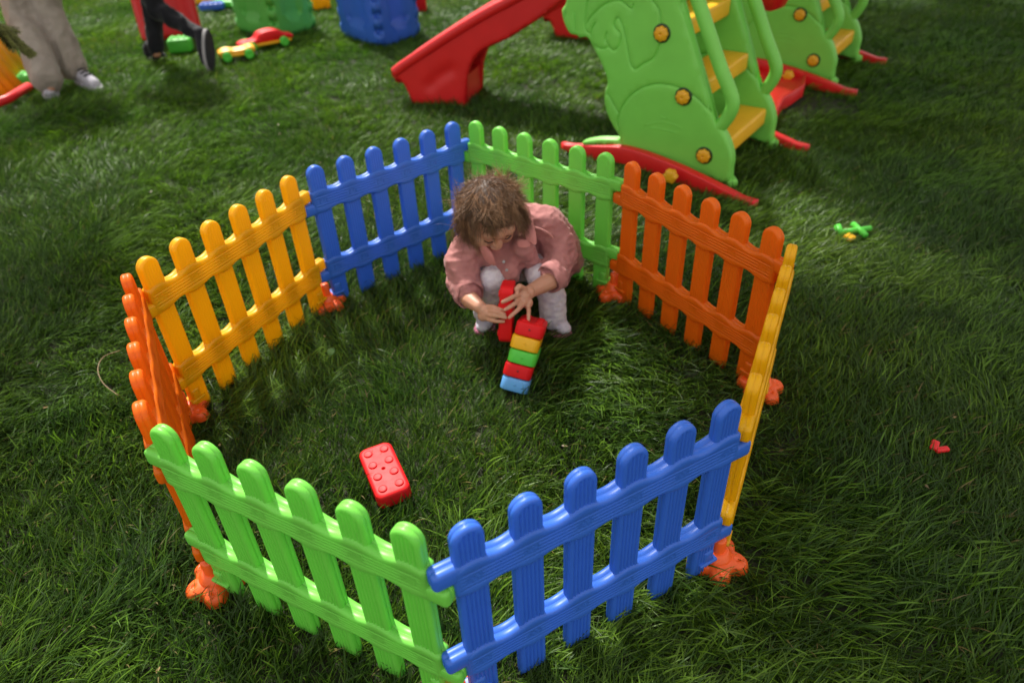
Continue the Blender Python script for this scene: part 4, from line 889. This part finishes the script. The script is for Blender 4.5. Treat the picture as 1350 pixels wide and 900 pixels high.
# ---------------------------------------------------------------- grass: tufts of curved blades, instanced
TC = bpy.data.collections.new('grass_tufts')
def tuft(i, n, L0, L1, e0, e1, spread, R, wid):
    V = []; Fc = []; C = []; NS = 5
    for k in range(n):
        bx, by = rng.normal(0, R, 2); phi = rng.normal(0, spread); L = rng.uniform(L0, L1)*(.6 if rng.random() < .2 else 1); w = rng.uniform(.8, 1.25)*wid
        el = math.radians(rng.uniform(*e0)); ee = math.radians(rng.uniform(*e1)); tw = rng.uniform(-.9, .9); side_c = rng.normal(0, .25)
        p = np.array([bx, by, 0.]); n0 = len(V); ph = phi
        d0 = rng.random()
        if d0 < .010: c = np.array([.24, .20, .09])*rng.uniform(.7, 1.2)
        elif d0 < .45: c = np.array([.094, .188, .016])*rng.uniform(.6, 1.45)
        else: c = np.array([.036, .088, .010])*rng.uniform(.55, 1.4)
        for s in range(NS+1):
            t = s/NS; e = el+(ee-el)*t**.8; ph = phi+side_c*t; d = np.array([math.cos(ph)*math.cos(e), math.sin(ph)*math.cos(e), math.sin(e)])
            sd_ = np.array([-math.sin(ph)*math.cos(tw), math.cos(ph)*math.cos(tw), math.sin(tw)]); ww = w*(.75+.5*t if t < .4 else .95*(1-((t-.4)/.6)**1.7))/2
            if s < NS: V += [p-sd_*ww, p+sd_*ww]; C += [c, c]
            else: V.append(p.copy()); C.append(c)
            p = p+d*L/NS; p[2] = max(p[2], .004)
        for s in range(NS-1): a = n0+2*s; Fc.append((a, a+1, a+3, a+2))
        a = n0+2*(NS-1); Fc.append((a, a+1, a+2))
    me = mesh('tuft', V, Fc); set_tint(me, np.array(C)); me.materials.append(GRASS); me.polygons.foreach_set('use_smooth', [True]*len(me.polygons))
    o = bpy.data.objects.new('tuft_%02d' % i, me); TC.objects.link(o)
specs = [(26, .05, .09, (45, 85), (10, 60), 1.6, .020, .0040), (26, .07, .115, (40, 80), (-15, 35), .8, .022, .0038), (28, .08, .135, (35, 70), (-25, 20), .5, .024, .0038), (26, .08, .145, (25, 60), (-20, 10), .5, .024, .0038),
         (34, .04, .07, (40, 85), (0, 60), 2.2, .020, .0034), (14, .09, .15, (45, 80), (-30, 25), 1.0, .022, .0052), (44, .035, .06, (40, 88), (10, 70), 2.6, .022, .0030)]
for i, s in enumerate(specs): tuft(i, *s)
pts = []
sp = .033
for y in np.arange(.35, 9.6, sp):
    hw = .95+y*.66+.35
    xs = np.arange(-hw, hw, sp); pts.append(np.stack([xs, np.full(len(xs), y)], 1))
P = np.concatenate(pts); P += rng.uniform(-sp*.55, sp*.55, P.shape)
far = P[:, 1] > 4; P = P[~far | (rng.random(len(P)) < .72)]
def fld(p, sc, o): return noise.noise(Vector((p[0]*sc+o, p[1]*sc, o*1.7)))
N_ = len(P); idx = np.zeros(N_, np.int32); rot = np.zeros((N_, 3), np.float32); scl = np.ones(N_, np.float32)
ex = np.array(EXCL)
for i, p in enumerate(P):
    a = fld(p, 1.1, 3)*3.2+fld(p, 3.5, 9)*1.6+.35; lay = fld(p, 1.7, 21)+.4*fld(p, 5, 33)
    if p[0] > .9: a = .5+fld(p, 1.3, 3)*1.3+fld(p, 4, 9)*1.0; lay += .15
    r = rng.random(); y = p[1]
    if y > 3.4 and r < .5: k = 6 if rng.random() < .6 else 4
    elif lay > .12: k = 3 if r < .35 else 2 if r < .75 else 5
    elif lay > -.1: k = 1 if r < .55 else 2 if r < .8 else 5 if r < .88 else 4
    else: k = 0 if r < .5 else 4 if r < .75 else 1
    idx[i] = k; rot[i] = (rng.normal(0, .12), rng.normal(0, .12), a+rng.normal(0, .55)); s = rng.uniform(.7, 1.12)*(1+.25*fld(p, 2.3, 50)); s *= .8 if y > 3.2 else .88
    scl[i] = s
if len(ex):
    for x, y, r, s in ex:
        d = np.hypot(P[:, 0]-x, P[:, 1]-y); scl = np.where(d < r, np.minimum(scl, s), scl)
me = bpy.data.meshes.new('grass'); me.vertices.add(N_); co_ = np.zeros((N_, 3), np.float32); co_[:, :2] = P; co_[:, 2] = SOIL; me.vertices.foreach_set('co', co_.ravel())
for nm, ty, dat, key in (('idx', 'INT', idx, 'value'), ('rot', 'FLOAT_VECTOR', rot.ravel(), 'vector'), ('scl', 'FLOAT', scl, 'value')):
    at = me.attributes.new(nm, ty, 'POINT'); at.data.foreach_set(key, dat)
me.update(); go = bpy.data.objects.new('grass', me); COL.objects.link(go); me.materials.append(GRASS)
tag(go, 'long dark green lawn grass, combed flat in places', 'grass', kind='stuff')
ng = bpy.data.node_groups.new('grass_scatter', 'GeometryNodeTree'); ng.interface.new_socket('Geometry', in_out='INPUT', socket_type='NodeSocketGeometry'); ng.interface.new_socket('Geometry', in_out='OUTPUT', socket_type='NodeSocketGeometry')
A = ng.nodes.new; gi = A('NodeGroupInput'); gout = A('NodeGroupOutput'); iop = A('GeometryNodeInstanceOnPoints'); ci = A('GeometryNodeCollectionInfo')
ci.inputs['Collection'].default_value = TC; ci.inputs['Separate Children'].default_value = True; ci.inputs['Reset Children'].default_value = True
def na(nm, ty): n = A('GeometryNodeInputNamedAttribute'); n.data_type = ty; n.inputs['Name'].default_value = nm; return n.outputs[0]
Lk = ng.links.new; Lk(gi.outputs[0], iop.inputs['Points']); Lk(ci.outputs[0], iop.inputs['Instance']); iop.inputs['Pick Instance'].default_value = True
Lk(na('idx', 'INT'), iop.inputs['Instance Index']); Lk(na('rot', 'FLOAT_VECTOR'), iop.inputs['Rotation']); Lk(na('scl', 'FLOAT'), iop.inputs['Scale']); Lk(iop.outputs[0], gout.inputs[0])
md = go.modifiers.new('scatter', 'NODES'); md.node_group = ng

# ---------------------------------------------------------------- unseen broad tree, added so that its crown shades the right side
tr = empty('added_shade_tree', (5.4, 6.4, SOIL)); tag(tr, 'unseen broad leafy tree right of the frame, added to shade the right-hand grass', 'tree')
mb = MB(); mb.tube([(0, 0, 0), (-.1, -.05, 1.5), (-.5, -.1, 2.8), (-1.2, -.2, 3.8)], [.24, .19, .15, .07], 16)
LV = []; LF = []; LC = []
for k in range(218):
    c = Vector((rng.uniform(-5.6, 1.2), rng.uniform(-3.4, 2.4), rng.uniform(2.8, 4.6))) if k < 62 or k > 127 else Vector((rng.uniform(-5.75, -3.9), rng.uniform(-3.8, -2.3), rng.uniform(3.0, 4.2))) if k < 100 else Vector((rng.uniform(-4.3, -2.2), rng.uniform(.2, 3.0), rng.uniform(3.0, 4.4)))
    if k > 189: c = Vector((rng.uniform(-4.9, -2.4), rng.uniform(-1.6, 1.6), rng.uniform(3.0, 4.4)))
    if c.x < -4.95 and c.y > -2.0: continue; mb.tube([Vector((-.5, -.1, 2.7)), (Vector((-.5, -.1, 2.7))+c)/2+Vector((0, 0, .25)), c], [.06, .035, .012], 7)
    for j in range(560):
        q = c+Vector(rng.normal(0, 1, 3)).normalized()*rng.uniform(.1, .72)*rng.uniform(.5, 1); u_ = Vector(rng.normal(0, 1, 3)).normalized(); v_ = u_.orthogonal().normalized(); n = len(LV); s_ = rng.uniform(.045, .075)
        LV.extend([q-u_*s_, q+v_*s_*.5, q+u_*s_, q-v_*s_*.5]); LF.append((n, n+1, n+2, n+3)); LC.extend([np.array([.06, .13, .02])*rng.uniform(.6, 1.4)]*4)
mb.build('limbs', bark, tr); me = mesh('crown', LV, LF); set_tint(me, np.array(LC)); link('crown', me, NEEDLE, tr, smooth=False)

tr = empty('added_shade_tree', (-6.6, 7.6, SOIL)); tag(tr, 'unseen tall thin-crowned tree left of the frame behind the two adults, added for dappled shade', 'tree')  # unseen tree, put in to cast dappled shade on the left lawn
mb = MB(); mb.tube([(0, 0, 0), (.1, 0, 1.6), (.5, -.1, 2.9), (1.2, -.3, 4.0)], [.2, .16, .12, .06], 16)
LV = []; LF = []; LC = []
for k in range(17):
    c = Vector((rng.uniform(.4, 3.6), rng.uniform(-3.2, .2), rng.uniform(3.2, 5.0))); mb.tube([Vector((.5, -.1, 2.8)), (Vector((.5, -.1, 2.8))+c)/2+Vector((0, 0, .25)), c], [.05, .03, .01], 7)
    for j in range(330):
        q = c+Vector(rng.normal(0, 1, 3)).normalized()*rng.uniform(.1, .62)*rng.uniform(.5, 1); u_ = Vector(rng.normal(0, 1, 3)).normalized(); v_ = u_.orthogonal().normalized(); n = len(LV); s_ = rng.uniform(.045, .07)
        LV.extend([q-u_*s_, q+v_*s_*.5, q+u_*s_, q-v_*s_*.5]); LF.append((n, n+1, n+2, n+3)); LC.extend([np.array([.06, .13, .02])*rng.uniform(.6, 1.4)]*4)
mb.build('limbs', bark, tr); me = mesh('crown', LV, LF); set_tint(me, np.array(LC)); link('crown', me, NEEDLE, tr, smooth=False)
# dry leaf scraps caught in the grass
LV = []; LF = []; LC = []
for k in range(130):
    q = Vector((rng.uniform(-2.6, 2.8), rng.uniform(.6, 4.2), rng.uniform(-.012, .008))); u_ = Vector((rng.normal(), rng.normal(), rng.normal()*.3)).normalized(); v_ = u_.cross(Vector((0, 0, 1))).normalized(); n = len(LV); s_ = rng.uniform(.004, .010); c = np.array([.20, .14, .06])*rng.uniform(.5, 1.6)
    LV.extend([q-u_*s_, q-u_*s_*.3+v_*s_*.45, q+u_*s_*.5+v_*s_*.35+Vector((0, 0, .003)), q+u_*s_*1.1, q+u_*s_*.4-v_*s_*.4, q-u_*s_*.4-v_*s_*.4+Vector((0, 0, .002))]); LF.append(tuple(range(n, n+6))); LC.extend([c]*6)
me = mesh('leaf_litter', LV, LF); set_tint(me, np.array(LC)); tag(link('leaf_litter', me, NEEDLE, smooth=False), 'tiny dry brown leaf scraps scattered through the grass', 'leaf litter', kind='stuff')
